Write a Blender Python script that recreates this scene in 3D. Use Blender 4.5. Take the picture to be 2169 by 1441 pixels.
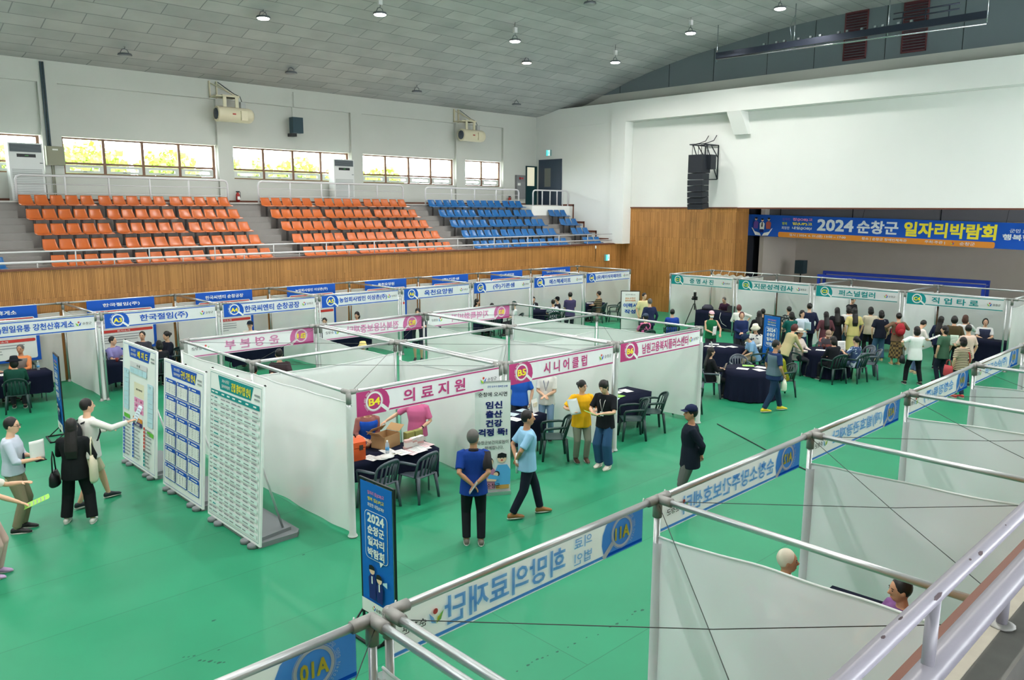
import bpy, bmesh, math, random
from mathutils import Vector, Matrix
random.seed(7)
S = bpy.context.scene
for o in list(bpy.data.objects): bpy.data.objects.remove(o)
COL = S.collection
PI = math.pi
# ---------------------------------------------------------------- camera
cd = bpy.data.cameras.new('camera'); cam = bpy.data.objects.new('camera', cd); COL.objects.link(cam)
R_, U_, F_ = Vector((.720397, -.693551, .003863)), Vector((.111972, .121799, .986219)), Vector((.684463, .710037, -.165403))
cam.matrix_world = Matrix(((R_.x, U_.x, -F_.x, -5.8686), (R_.y, U_.y, -F_.y, -9.4190), (R_.z, U_.z, -F_.z, 4.7479), (0, 0, 0, 1)))
cd.sensor_width = 36; cd.lens = 1667.07 / 2169 * 36; cd.clip_start = .05; cd.clip_end = 300
S.camera = cam
# ---------------------------------------------------------------- sky, exposure
w = bpy.data.worlds.new('sky'); S.world = w; w.use_nodes = True
bg = w.node_tree.nodes['Background']; bg.inputs[0].default_value = (.93, .97, 1, 1); bg.inputs[1].default_value = 28.0
S.view_settings.view_transform = 'Standard'; S.view_settings.look = 'None'
S.view_settings.gamma = 1; S.view_settings.use_curve_mapping = False
S.view_settings.exposure = 0.0
cy = S.cycles
cy.max_bounces = 7; cy.diffuse_bounces = 4; cy.glossy_bounces = 2; cy.transmission_bounces = 4; cy.transparent_max_bounces = 12
cy.caustics_reflective = False; cy.caustics_refractive = False; cy.sample_clamp_indirect = 6
def portal(x, y, z, sx, sz, ry):      # daylight portal in a window opening
    l = bpy.data.lights.new('daylight_portal', 'AREA'); l.shape = 'RECTANGLE'; l.size = sx; l.size_y = sz; l.cycles.is_portal = True
    o = bpy.data.objects.new('daylight_portal', l); COL.objects.link(o); o.location = (x, y, z); o.rotation_euler = (ry, 0, 0)
BAYS = ((-9.6, -4.55), (-3.8, 1.2), (1.9, 6.98), (7.7, 12.76), (13.45, 18.5), (19.2, 21.55))
for a, b in BAYS: portal((a+b)/2, 20.12, 6.4, b-a, 1.2, -PI/2)
for a, b in BAYS[3:]: portal((a+b)/2, -14.32, 6.4, b-a, 1.2, PI/2)
# ---------------------------------------------------------------- materials
def lin(c): return tuple((v/255/12.92 if v/255 <= .04045 else ((v/255+.055)/1.055)**2.4) for v in c)
_M = {}
def mat(name, rgb=(200, 200, 200), rough=.6, metal=0, var=0.0, vs=6, spec=.4, emit=0, bump=0, bs=30):
    if name in _M: return _M[name]
    m = bpy.data.materials.new(name); m.use_nodes = True; nt = m.node_tree; b = nt.nodes['Principled BSDF']
    c = (*lin(rgb), 1); b.inputs['Base Color'].default_value = c; b.inputs['Roughness'].default_value = rough
    b.inputs['Metallic'].default_value = metal; b.inputs['Specular IOR Level'].default_value = spec
    if emit: b.inputs['Emission Color'].default_value = c; b.inputs['Emission Strength'].default_value = emit
    if var or bump:
        tc = nt.nodes.new('ShaderNodeTexCoord'); n = nt.nodes.new('ShaderNodeTexNoise'); n.inputs['Scale'].default_value = vs; n.inputs['Detail'].default_value = 4
        nt.links.new(tc.outputs['Object'], n.inputs['Vector'])
        if var:
            r = nt.nodes.new('ShaderNodeMapRange'); r.inputs[3].default_value = 1-var; r.inputs[4].default_value = 1+var
            h = nt.nodes.new('ShaderNodeHueSaturation'); h.inputs['Color'].default_value = c
            nt.links.new(n.outputs[0], r.inputs[0]); nt.links.new(r.outputs[0], h.inputs['Value']); nt.links.new(h.outputs[0], b.inputs['Base Color'])
        if bump:
            n2 = nt.nodes.new('ShaderNodeTexNoise'); n2.inputs['Scale'].default_value = bs; nt.links.new(tc.outputs['Object'], n2.inputs['Vector'])
            bp = nt.nodes.new('ShaderNodeBump'); bp.inputs['Strength'].default_value = bump; nt.links.new(n2.outputs[0], bp.inputs['Height']); nt.links.new(bp.outputs[0], b.inputs['Normal'])
    _M[name] = m; return m
def brickmat(name, axes, bw, rh, c1, c2, cm, mortar, rough=.6, noise=.0, off=.5, bias=0.0):
    m = bpy.data.materials.new(name); m.use_nodes = True; nt = m.node_tree; b = nt.nodes['Principled BSDF']; b.inputs['Roughness'].default_value = rough; b.inputs['Specular IOR Level'].default_value = .3
    g = nt.nodes.new('ShaderNodeNewGeometry'); sp = nt.nodes.new('ShaderNodeSeparateXYZ'); cb = nt.nodes.new('ShaderNodeCombineXYZ'); nt.links.new(g.outputs['Position'], sp.inputs[0])
    def ax(s):
        if len(s) == 1: return sp.outputs['XYZ'.index(s)]
        a = nt.nodes.new('ShaderNodeMath'); a.operation = 'ADD'; nt.links.new(sp.outputs['XYZ'.index(s[0])], a.inputs[0]); nt.links.new(sp.outputs['XYZ'.index(s[1])], a.inputs[1]); return a.outputs[0]
    nt.links.new(ax(axes[0]), cb.inputs[0]); nt.links.new(ax(axes[1]), cb.inputs[1])
    k = nt.nodes.new('ShaderNodeTexBrick'); k.offset = off; k.offset_frequency = 2 if off == .5 else 3; k.squash = 1 if off == .5 else .72; k.squash_frequency = 5; k.inputs['Color1'].default_value = (*lin(c1), 1); k.inputs['Color2'].default_value = (*lin(c2), 1); k.inputs['Mortar'].default_value = (*lin(cm), 1)
    k.inputs['Scale'].default_value = 1; k.inputs['Mortar Size'].default_value = mortar; k.inputs['Brick Width'].default_value = bw; k.inputs['Row Height'].default_value = rh; k.inputs['Bias'].default_value = bias; k.inputs['Mortar Smooth'].default_value = .2
    nt.links.new(cb.outputs[0], k.inputs['Vector']); out = k.outputs[0]
    if noise:
        n = nt.nodes.new('ShaderNodeTexNoise'); n.inputs['Scale'].default_value = .9; n.inputs['Detail'].default_value = 5; nt.links.new(g.outputs['Position'], n.inputs['Vector'])
        r = nt.nodes.new('ShaderNodeMapRange'); r.inputs[1].default_value = .3; r.inputs[2].default_value = .7; r.inputs[3].default_value = 1-noise; r.inputs[4].default_value = 1+noise
        h = nt.nodes.new('ShaderNodeHueSaturation'); nt.links.new(out, h.inputs['Color']); nt.links.new(n.outputs[0], r.inputs[0]); nt.links.new(r.outputs[0], h.inputs['Value']); out = h.outputs[0]
    nt.links.new(out, b.inputs['Base Color']); _M[name] = m; return m
def sheetmat(name, rgb, transp, trans=.5):     # thin woven plastic sheet: part reflects, part glows through, part clear
    if name in _M: return _M[name]
    m = bpy.data.materials.new(name); m.use_nodes = True; nt = m.node_tree; nt.nodes.remove(nt.nodes['Principled BSDF']); o = nt.nodes['Material Output']
    d = nt.nodes.new('ShaderNodeBsdfDiffuse'); t = nt.nodes.new('ShaderNodeBsdfTranslucent'); p = nt.nodes.new('ShaderNodeBsdfTransparent'); a = nt.nodes.new('ShaderNodeMixShader'); b = nt.nodes.new('ShaderNodeMixShader')
    for s in (d, t): s.inputs[0].default_value = (*lin(rgb), 1)
    tc = nt.nodes.new('ShaderNodeTexCoord'); n = nt.nodes.new('ShaderNodeTexNoise'); n.inputs['Scale'].default_value = 1.3; nt.links.new(tc.outputs['Object'], n.inputs['Vector'])
    r = nt.nodes.new('ShaderNodeMapRange'); r.inputs[3].default_value = transp*.6; r.inputs[4].default_value = transp*1.4; nt.links.new(n.outputs[0], r.inputs[0])
    n3 = nt.nodes.new('ShaderNodeTexNoise'); n3.inputs['Scale'].default_value = 2.2; n3.inputs['Detail'].default_value = 2; n3.inputs['Distortion'].default_value = .5; bp = nt.nodes.new('ShaderNodeBump'); bp.inputs['Strength'].default_value = .22; bp.inputs['Distance'].default_value = .08
    nt.links.new(tc.outputs['Object'], n3.inputs['Vector']); nt.links.new(n3.outputs[0], bp.inputs['Height']); nt.links.new(bp.outputs[0], d.inputs['Normal'])
    a.inputs[0].default_value = trans; nt.links.new(d.outputs[0], a.inputs[1]); nt.links.new(t.outputs[0], a.inputs[2])
    nt.links.new(r.outputs[0], b.inputs[0]); nt.links.new(a.outputs[0], b.inputs[1]); nt.links.new(p.outputs[0], b.inputs[2]); nt.links.new(b.outputs[0], o.inputs[0])
    _M[name] = m; return m
def glassmat():
    m = bpy.data.materials.new('window_glass'); m.use_nodes = True; nt = m.node_tree; nt.nodes.remove(nt.nodes['Principled BSDF']); o = nt.nodes['Material Output']
    g = nt.nodes.new('ShaderNodeBsdfGlossy'); g.inputs['Roughness'].default_value = .05; p = nt.nodes.new('ShaderNodeBsdfTransparent'); p.inputs[0].default_value = (.93, .97, .95, 1); x = nt.nodes.new('ShaderNodeMixShader'); x.inputs[0].default_value = .07
    nt.links.new(p.outputs[0], x.inputs[1]); nt.links.new(g.outputs[0], x.inputs[2]); nt.links.new(x.outputs[0], o.inputs[0]); return m
# ---------------------------------------------------------------- mesh builder
class MB:
    def __init__(s): s.v = []; s.f = []; s.mi = []; s.mats = []; s.sm = []
    def m(s, mt):
        if mt not in s.mats: s.mats.append(mt)
        return s.mats.index(mt)
    def add(s, vs, fs, mt, smooth=False):
        b = len(s.v); s.v += [tuple(v) for v in vs]; k = s.m(mt)
        for f in fs: s.f.append([b+i for i in f]); s.mi.append(k); s.sm.append(smooth)
        return s
    def box(s, c, d, mt, rot=None):
        x, y, z = d[0]/2, d[1]/2, d[2]/2
        vs = [Vector(p) for p in ((-x,-y,-z),(x,-y,-z),(x,y,-z),(-x,y,-z),(-x,-y,z),(x,-y,z),(x,y,z),(-x,y,z))]
        if rot: vs = [rot @ v for v in vs]
        c = Vector(c)
        return s.add([c+v for v in vs], [(0,3,2,1),(4,5,6,7),(0,1,5,4),(1,2,6,5),(2,3,7,6),(3,0,4,7)], mt)
    def b2(s, a, b, mt): return s.box([(a[i]+b[i])/2 for i in range(3)], [abs(b[i]-a[i]) for i in range(3)], mt)
    def loft(s, secs, mt, n=12, smooth=True, cap=True):   # secs: (centre, axis_a, axis_b) rings
        vs = []
        for c, a, b in secs:
            c = Vector(c); a = Vector(a); b = Vector(b)
            for i in range(n): t = 2*PI*i/n; vs.append(c+a*math.cos(t)+b*math.sin(t))
        fs = []
        for k in range(len(secs)-1):
            for i in range(n): j = (i+1) % n; fs.append((k*n+i, k*n+j, (k+1)*n+j, (k+1)*n+i))
        if cap: fs.append(tuple(reversed(range(n)))); fs.append(tuple((len(secs)-1)*n+i for i in range(n)))
        return s.add(vs, fs, mt, smooth)
    def tube(s, pts, r, mt, n=10, cap=True):
        pts = [Vector(p) for p in pts]; rs = r if isinstance(r, (list, tuple)) else [r]*len(pts); secs = []; pa = None
        for i, p in enumerate(pts):
            d = (pts[min(i+1, len(pts)-1)]-pts[max(i-1, 0)]).normalized()
            if pa is None: pa = d.orthogonal().normalized()
            a = (pa-d*pa.dot(d)).normalized(); pa = a; b = d.cross(a); secs.append((p, a*rs[i], b*rs[i]))
        return s.loft(secs, mt, n, True, cap)
    def ell(s, c, r, mt, nu=12, nv=8, rot=None):
        vs = []; c = Vector(c)
        for j in range(nv+1):
            ph = PI*j/nv - PI/2
            for i in range(nu):
                t = 2*PI*i/nu; v = Vector((r[0]*math.cos(ph)*math.cos(t), r[1]*math.cos(ph)*math.sin(t), r[2]*math.sin(ph)))
                vs.append(c+(rot @ v if rot else v))
        fs = [(j*nu+i, j*nu+(i+1) % nu, (j+1)*nu+(i+1) % nu, (j+1)*nu+i) for j in range(nv) for i in range(nu)]
        return s.add(vs, fs, mt, True)
    def lathe(s, prof, mt, c=(0, 0, 0), n=16, smooth=True):
        return s.loft([((c[0], c[1], c[2]+z), (r, 0, 0), (0, r, 0)) for r, z in prof], mt, n, smooth)
    def grid(s, fn, nu, nv, mt, smooth=True):
        vs = [fn(i/nu, j/nv) for j in range(nv+1) for i in range(nu+1)]
        fs = [(j*(nu+1)+i, j*(nu+1)+i+1, (j+1)*(nu+1)+i+1, (j+1)*(nu+1)+i) for j in range(nv) for i in range(nu)]
        return s.add(vs, fs, mt, smooth)
    def prism(s, poly, off, mt):        # extrude a 3D polygon by a vector
        n = len(poly); off = Vector(off); vs = [Vector(p) for p in poly]+[Vector(p)+off for p in poly]
        return s.add(vs, [tuple(reversed(range(n))), tuple(range(n, 2*n))]+[(i, (i+1) % n, n+(i+1) % n, n+i) for i in range(n)], mt)
    def obj(s, name, parent=None, loc=None, rz=0, fix=False):
        me = bpy.data.meshes.new(name); me.from_pydata(s.v, [], s.f)
        for m in s.mats: me.materials.append(m)
        me.polygons.foreach_set('material_index', s.mi); me.polygons.foreach_set('use_smooth', s.sm)
        if fix:
            bm = bmesh.new(); bm.from_mesh(me); bmesh.ops.recalc_face_normals(bm, faces=bm.faces); bm.to_mesh(me); bm.free()
        me.update(); o = bpy.data.objects.new(name, me); COL.objects.link(o)
        if parent: o.parent = parent
        if loc: o.location = loc
        o.rotation_euler.z = rz
        return o
def tag(o, label, cat, group=None):
    o['label'] = label; o['category'] = cat
    if group: o['group'] = group
    return o
def thing(name, label, cat, loc=(0, 0, 0), rz=0, group=None):
    o = bpy.data.objects.new(name, None); COL.objects.link(o); o.empty_display_size = .1; o.location = loc; o.rotation_euler.z = rz
    return tag(o, label, cat, group)
def struct(o): o['kind'] = 'structure'; return o
def dup(root, loc, rz=None, label=None, group=None):
    r = root.copy(); COL.objects.link(r); r.location = loc
    if rz is not None: r.rotation_euler.z = rz
    if label: r['label'] = label
    if group: r['group'] = group
    for ch in list(root.children):
        c = ch.copy(); COL.objects.link(c); c.parent = r
        for g in ch.children:
            d = g.copy(); COL.objects.link(d); d.parent = c
    return r
ORD = ['', 'first', 'second', 'third', 'fourth', 'fifth', 'sixth', 'seventh', 'eighth', 'ninth', 'tenth', 'eleventh', 'twelfth', 'thirteenth', 'fourteenth', 'fifteenth']
# ---------------------------------------------------------------- lettering and flat printed panels
_T = {}
def glyphs(s, off=0):
    key = s; s = (s, off)
    if s not in _T:
        cu = bpy.data.curves.new('lettering', 'FONT'); cu.body = key; cu.size = 1; cu.offset = off; cu.resolution_u = 2
        ob = bpy.data.objects.new('lettering', cu); me = bpy.data.meshes.new_from_object(ob)
        _T[s] = ([(v.co.x, v.co.y) for v in me.vertices], [tuple(p.vertices) for p in me.polygons])
        bpy.data.objects.remove(ob); bpy.data.curves.remove(cu); bpy.data.meshes.remove(me)
    return _T[s]
def flat(name, rgb, rough=.65): return mat('print_'+name, rgb, rough, spec=.25)
class Panel:      # printed sheet in local x (right) / z (up), face towards -y; bleed = ink seen from behind
    def __init__(s, bleed=None): s.mb = MB(); s.bleed = bleed; s.k = 0
    def _put(s, vs, fs, mt):
        s.k += 1; e = .0012*s.k
        a, b = s.bleed(mt) if s.bleed else (mt, None)
        s.mb.add([(x, -e, z) for x, z in vs], fs, a)
        if b: s.mb.add([(x, e, z) for x, z in vs], [tuple(reversed(f)) for f in fs], b)
    def sheet(s, w, h, mt, t=.004, z0=0, x0=0):
        if t == 0: s.mb.add([(x0, 0, z0), (x0+w, 0, z0), (x0+w, 0, z0+h), (x0, 0, z0+h)], [(0, 1, 2, 3)], mt)
        else: s.mb.b2((x0, -t/2, z0), (x0+w, t/2, z0+h), mt)
        s.k = max(s.k, int(t/2/.0012)+1); return s
    def rect(s, x, z, w, h, mt): s._put([(x, z), (x+w, z), (x+w, z+h), (x, z+h)], [(0, 1, 2, 3)], mt); return s
    def poly(s, pts, mt): s._put(pts, [tuple(range(len(pts)))], mt); return s
    def disc(s, x, z, r, mt, rz=None, n=28):
        rz = rz or r; s._put([(x+r*math.cos(2*PI*i/n), z+rz*math.sin(2*PI*i/n)) for i in range(n)], [tuple(range(n))], mt); return s
    def rrect(s, x, z, w, h, r, mt):
        pts = []
        for cx, cz, a in ((x+w-r, z+r, -90), (x+w-r, z+h-r, 0), (x+r, z+h-r, 90), (x+r, z+r, 180)):
            for i in range(5): t = math.radians(a+i*22.5); pts.append((cx+r*math.cos(t), cz+r*math.sin(t)))
        return s.poly(pts, mt)
    def text(s, t, x, z, h, mt, bold=0, w=None, al='c', sp=1.0):   # h = glyph height in metres, w = fitted width
        soak = s.bleed and mt.name in ('print_blue', 'print_magenta')
        vs, fs = glyphs(t, bold*.9 if soak else 0)
        if soak: bold = 0
        if not vs: return s
        xs = [v[0] for v in vs]; zs = [v[1] for v in vs]; x0, x1, z0, z1 = min(xs), max(xs), min(zs), max(zs)
        sz = h/(z1-z0); sx = sz*sp if w is None else w/(x1-x0); W = (x1-x0)*sx
        ox = x-W/2 if al == 'c' else (x if al == 'l' else x-W)
        offs = [(0, 0)] if not bold else [(bold*a, bold*b) for a, b in ((1, 1), (-1, 1), (1, -1), (-1, -1), (0, 0))]
        V = []; Fs = []
        for dx, dz in offs:
            s._put([(ox+(p[0]-x0+dx)*sx, z+(p[1]-z0+dz)*sz) for p in vs], fs, mt); s.k -= .7
        return s
    def obj(s, *a, **k): return s.mb.obj(*a, **k)
# ---------------------------------------------------------------- hall shell
WHITE = mat('white_plaster', (232, 233, 229), .8, var=.03, vs=.8, spec=.2)
WHITE2 = mat('shaded_white_plaster', (196, 198, 191), .85, var=.06, vs=.7, spec=.2)  # white plaster greyed to stand in for shade on the backlit window wall
SLAT = brickmat('bamboo_slat_wood', ('Z', 'XY'), 1.15, .042, (186, 132, 72), (152, 104, 54), (106, 70, 36), .0035, .5, .14, .37, -.15)
CEIL = brickmat('grey_ceiling_board', ('X', 'Y'), 1.85, .6, (184, 186, 184), (169, 172, 171), (134, 137, 138), .016, .9, .1)
CONC = mat('grey_concrete', (134, 130, 127), .85, var=.08, vs=3)
BRN = mat('brown_wood_trim', (104, 58, 40), .5)
DARKGREY = mat('dark_gable_panel', (106, 118, 123), .85, var=.05, vs=1.5)
ALU = mat('brushed_aluminium', (205, 207, 208), .33, .85)
FIT = mat('grey_cast_fitting', (146, 145, 142), .5, .4)
RAILP = mat('white_painted_steel', (208, 206, 208), .4, spec=.45)
BLACK = mat('black_plastic', (22, 23, 26), .45)
DGREEN = mat('dark_green_door_paint', (22, 62, 66), .45)
NAVYD = mat('dark_blue_door_paint', (46, 60, 78), .5)
def floormat():
    m = brickmat('green_sport_floor', ('X', 'Y'), 24, 1.5, (38, 140, 101), (35, 135, 97), (26, 112, 80), .006, .42, .06)
    m.node_tree.nodes['Principled BSDF'].inputs['Specular IOR Level'].default_value = .35; return m
FLOOR = floormat()
mb = MB(); mb.b2((-22, -8.6, -.2), (31, 14.6, 0), FLOOR); STN = mat('dark_floor_stain', (24, 84, 66), .6)
for i, (x, y) in enumerate(((-.83, -4.03), (-.62, -4.07), (-.46, -4.07), (-.39, -4.06), (-.31, -4.06), (-.25, -4.08), (-.18, -4.09), (-.05, -4.11), (.1, -4.13), (.21, -4.13), (.4, -4.14), (.54, -4.19), (.77, -4.18), (.88, -4.19), (1.03, -4.22), (1.18, -4.18), (1.26, -4.16), (1.35, -4.2), (-2.92, -1.61), (-2.89, -1.65), (-2.85, -1.7), (-2.82, -1.75), (-2.79, -1.79), (-2.75, -1.82), (-3.02, -1.43), (-2.98, -1.46), (-2.93, -1.48), (-2.47, -.91), (-2.69, -1.55), (-.82, -.04))):
    rx = random.uniform(.012, .03); mb.add([(x+rx*(1+.3*math.sin(3*t+i))*math.cos(t), y+rx*.6*math.sin(t), .0012) for t in [k*PI/5 for k in range(10)]], [tuple(range(10))], STN)
struct(mb.obj('floor'))
PROF = [(-18.2, 9.28), (-16.5, 9.33), (-14.9, 9.72), (-13.4, 10.17), (-11.83, 10.68), (-10.2, 11.06), (-8.47, 11.38), (-5.63, 11.78), (-2.8, 12.03), (0, 12.12)]
PROF = PROF+[(-d, z) for d, z in reversed(PROF[:-1])]
def ceil_z(y):
    d = -abs(y-2.9)
    for (a, za), (b, zb) in zip(PROF, PROF[1:]):
        if a <= d <= b: return za+(zb-za)*(d-a)/(b-a)
    return 9.28
mb = MB()
YS = [2.9+d for d, z in PROF]; ZS = [z for d, z in PROF]
fine = []
for k in range(len(YS)-1):
    for q in range(3): t = q/3; fine.append((YS[k]+(YS[k+1]-YS[k])*t, ZS[k]+(ZS[k+1]-ZS[k])*t))
fine.append((YS[-1], ZS[-1]))
for it in range(3): fine = [fine[0]]+[(fine[i][0], (fine[i-1][1]+2*fine[i][1]+fine[i+1][1])/4) for i in range(1, len(fine)-1)]+[fine[-1]]
n = len(fine)
vs = [(-22, y, z) for y, z in fine]+[(25.2, y, z) for y, z in fine]
mb.add(vs, [(i, n+i, n+i+1, i+1) for i in range(n-1)], CEIL, True)
mb.add([(x, y, z+.25) for x, y, z in vs], [(i, i+1, n+i+1, n+i) for i in range(n-1)], CEIL, True)
struct(mb.obj('ceiling'))
# far side wall with window bays (y = 19.8) and its unseen partner behind the camera (y = -14.0), bays chosen to light the stage wall
def bay_wall(name, yf, s, mt, bays):
    mb = MB(); yo = yf+s*.62
    def W(x0, x1, z0, z1, d0=0, d1=.6): mb.b2((x0, yf+s*d0, z0), (x1, yf+s*d1, z1), mt)
    px = -22
    for a, b in bays:
        W(px, a-.04, 4.4, 8.66); px = b+.1
        W(a-.04, px, 7.02, 8.66, .13); W(a-.04, px, 4.4, 5.8, .13)     # wall above and below the glazing, set back
    W(px, 24.2, 4.4, 8.66); W(-22, 24.2, 8.66, 9.45)
    return struct(mb.obj(name))
bay_wall('wall_back', 19.8, 1, WHITE2, BAYS)
bay_wall('wall_front', -14.0, -1, WHITE2, BAYS[3:])
GLASS = glassmat(); WFR = mat('brown_window_frame', (120, 86, 66), .5); WSASH = mat('white_sash', (206, 210, 205), .5)
WN = [0]
def window(a, b, yf, s):
    WN[0] += 1
    root = struct(thing('window_%d' % WN[0], 'strip window with four top lights and four small vents', 'window', ((a+b)/2, yf+s*.25, 5.8)))
    w_ = b-a; n = 4 if w_ > 3 else 2; h = 1.2; zt = .36
    mb = MB()
    for z in (0.02, zt, h-.03): mb.box((0, 0, z), (w_, .07, .05 if z != zt else .07), WFR)
    for i in range(n+1): mb.box((-w_/2+w_*i/n, 0, h/2), (.09, .09, h), WFR)
    mb.obj('window_frame', root)
    for i in range(n):
        x0 = -w_/2+w_*i/n+.05; x1 = -w_/2+w_*(i+1)/n-.05
        mb = MB()
        for z0, z1 in ((.05, .13), (zt-.13, zt-.05)): mb.b2((x0, -.05, z0), (x1, .03, z1), WSASH)
        for xa, xb in ((x0, x0+.13), (x1-.13, x1)): mb.b2((xa, -.05, .13), (xb, .03, zt-.13), WSASH)
        sa = mb.obj('vent_sash', root)
        MB().b2(((x0+x1)/2-.06, -.07, .085), ((x0+x1)/2+.06, -.05, .1), BLACK).obj('handle', sa)
        MB().b2((x0+.13, -.005, .13), (x1-.13, .005, zt-.13), GLASS).obj('vent_pane', root)
        MB().b2((x0, -.005, zt+.04), (x1, .005, h-.05), GLASS).obj('pane', root)
for a, b in BAYS: window(a, b, 19.8, 1)
for a, b in BAYS[3:]: window(a, b, -14.0, -1)
# stage end wall: beam, pilaster, lower wall, gable
mb = MB()
mb.b2((23.9, -13, 8.72), (25.2, 13.97, 9.62), WHITE)
struct(mb.obj('wall_right_beam')); mb = MB(); mb.b2((24.48, -13, 4.8), (25.2, 13.96, 8.715), WHITE); struct(mb.obj('wall_right')); mb = MB()
mb.b2((23.9, 13.97, 3.1), (25.2, 14.8, 9.62), WHITE)
mb.b2((24.0, 14.8, 3.0), (25.2, 20.4, 9.62), WHITE)
mb.b2((23.97, 14.8, 8.72), (24.1, 19.85, 9.62), WHITE)
mb.prism([(23.9, 8.72, 8.73), (24.5, 8.72, 8.73), (24.5, 8.55, 7.8), (24.28, 8.55, 7.8)], (0, -.66, 0), WHITE)
struct(mb.obj('wall_right_corner'))
mb = MB()
mb.b2((25.0, -13, 9.5), (25.3, 19, 10.19), WHITE2)
mb.add([(25.0, -13, 10.19)]+[(25.0, y, max(z+.2, 10.19)) for y, z in fine if -13 < y < 18.5]+[(25.0, 18.5, 10.19)], [tuple(range(len([1 for y, z in fine if -13 < y < 18.5])+2))], DARKGREY)
for y in (15.2, 12.4, 10.1, 7.6, 5.6, 2.9, .3, -2.2): mb.b2((24.985, y, 10.2), (25.01, y+.015, ceil_z(y)+.1), BLACK)
struct(mb.obj('wall_gable'))
mb = MB(); mb.b2((24.46, -13, 4.755), (24.5, 8.35, 4.81), BRN); mb.b2((24.44, 8.33, 4.77), (24.52, 13.98, 4.82), BRN); struct(mb.obj('trim_1'))
mb = MB(); mb.b2((24.48, 8.35, 0), (24.7, 14.5, 4.78), SLAT); mb.b2((24.5, 8.35, 0), (25.5, 8.7, 4.78), SLAT); struct(mb.obj('wall_stage'))
mb = MB(); mb.b2((-22, 14.5, 0), (24.49, 14.72, 3.07), SLAT); struct(mb.obj('wall_balcony'))
mb = MB(); mb.b2((-22, 14.46, 3.06), (24.0, 14.76, 3.115), BRN); struct(mb.obj('trim_2'))
mb = MB(); mb.b2((-22, -8.73, 0), (24.5, -8.52, 3.0), SLAT); struct(mb.obj('wall_parapet'))
mb = MB(); mb.b2((-22, -8.66, 3.0), (24.5, -8.515, 3.115), BRN); struct(mb.obj('trim_3'))
LEDGE = mat('worn_dimmed_ledge_paint', (104, 103, 98), .9, var=.2, vs=9); LEDGEP = mat('pale_ledge_paint', (166, 160, 146), .85, var=.12, vs=14)  # ledge colour lowered to stand in for dim light along the near edge
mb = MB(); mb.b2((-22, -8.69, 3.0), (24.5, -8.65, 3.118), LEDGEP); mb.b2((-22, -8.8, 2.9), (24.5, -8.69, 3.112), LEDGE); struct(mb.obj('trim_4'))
struct(MB().b2((-22.3, -14.7, 0), (-22, 20.5, 12.4), WHITE2).obj('wall_left'))
# near stand (behind the camera) as plain stepped concrete
mb = MB()
NST = mat('dark_stand_floor', (56, 58, 70), .8)  # concrete colour darkened to stand in for shade in the near corner
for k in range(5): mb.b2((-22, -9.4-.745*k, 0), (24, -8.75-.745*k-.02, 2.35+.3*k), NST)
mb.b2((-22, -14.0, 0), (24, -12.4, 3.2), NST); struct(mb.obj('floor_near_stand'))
# stage
STG = mat('stage_grey_wall', (204, 195, 184), .85, var=.05, vs=1.2); STD = mat('stage_dark_curtain', (24, 27, 36), .95); STS = mat('stage_pelmet', (108, 108, 112), .9)
STF = mat('stage_board_floor', (92, 70, 52), .5)
struct(MB().b2((25.4, -13, 0), (31, 8.7, .95), STF).obj('floor_stage'))
mb = MB(); mb.b2((30, -13, .9), (30.3, 12, 6), STG); mb.b2((26.9, 8.35, .95), (30, 8.55, 5.4), STG); struct(mb.obj('wall_stage_back'))
mb = MB(); mb.b2((26.15, 8.72, .95), (26.7, 9.6, 5.2), STD); mb.b2((25.3, 9.0, 0), (30, 10, 6), STD); tag(mb.obj('side_curtain'), 'near black stage wing curtain beside the slatted wood panel', 'curtain')
mb = MB(); mb.b2((27.3, -13, 4.3), (27.4, 8.5, 5.6), STS)
for y in (7.8, 4.6, 1.2, -2.4): mb.b2((27.28, y, 4.3), (27.305, y+.03, 5.2), STD)
struct(mb.obj('trim_5'))
struct(MB().b2((25.2, -13, 5.55), (31, 12, 5.75), STS).obj('ceiling_stage'))
struct(MB().b2((25.2, -13.3, 0), (31, -13, 6), STG).obj('wall_stage_side'))
# baseboards
mb = MB(); mb.b2((-22, 19.77, 4.9), (23.2, 19.8, 4.99), BRN); struct(mb.obj('baseboard_back'))
mb = MB(); pts = [(18.0, 4.92), (17.18, 4.92), (17.18, 4.08), (16.46, 4.08), (16.46, 3.65), (15.67, 3.65), (15.67, 3.3), (14.8, 3.3)]
for (y0, z0), (y1, z1) in zip(pts, pts[1:]): mb.b2((23.975, min(y0, y1)-.03, min(z0, z1)-.06), (24.0, max(y0, y1)+.03, max(z0, z1)+.03), BRN)
struct(mb.obj('baseboard_right'))
# ---------------------------------------------------------------- far stand: tiers, aisle steps, upper floor
TY = lambda k: 17.82-.745*k      # seat row centre line
TZ = lambda k: 4.81-.42*k        # seat height
mb = MB(); mb.b2((-22, 18.19, 3), (24, 19.9, 4.9), CONC)
for k in range(5): mb.b2((-22, 17.445-.745*k if k < 4 else 14.72, 1.5), (24, 18.19-.745*k, 4.40-.42*k), CONC)
mb.b2((-22, 18.15, 4.86), (24, 18.2, 4.91), mat('pale_concrete_edge', (178, 175, 170), .8))
for xa, xb in ((-.95, -.02), (6.65, 7.65), (14.3, 15.35), (20.95, 22.1)):
    for k in range(5): mb.b2((xa, 17.82-.745*k, 2), (xb, 18.19-.745*k+.02, 4.62-.42*k), CONC)
struct(mb.obj('floor_far_stand'))
mb = MB(); mb.b2((21.35, 17.46, 3.9), (24, 18.2, 4.86), WHITE); struct(mb.obj('floor_stand_landing'))
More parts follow.
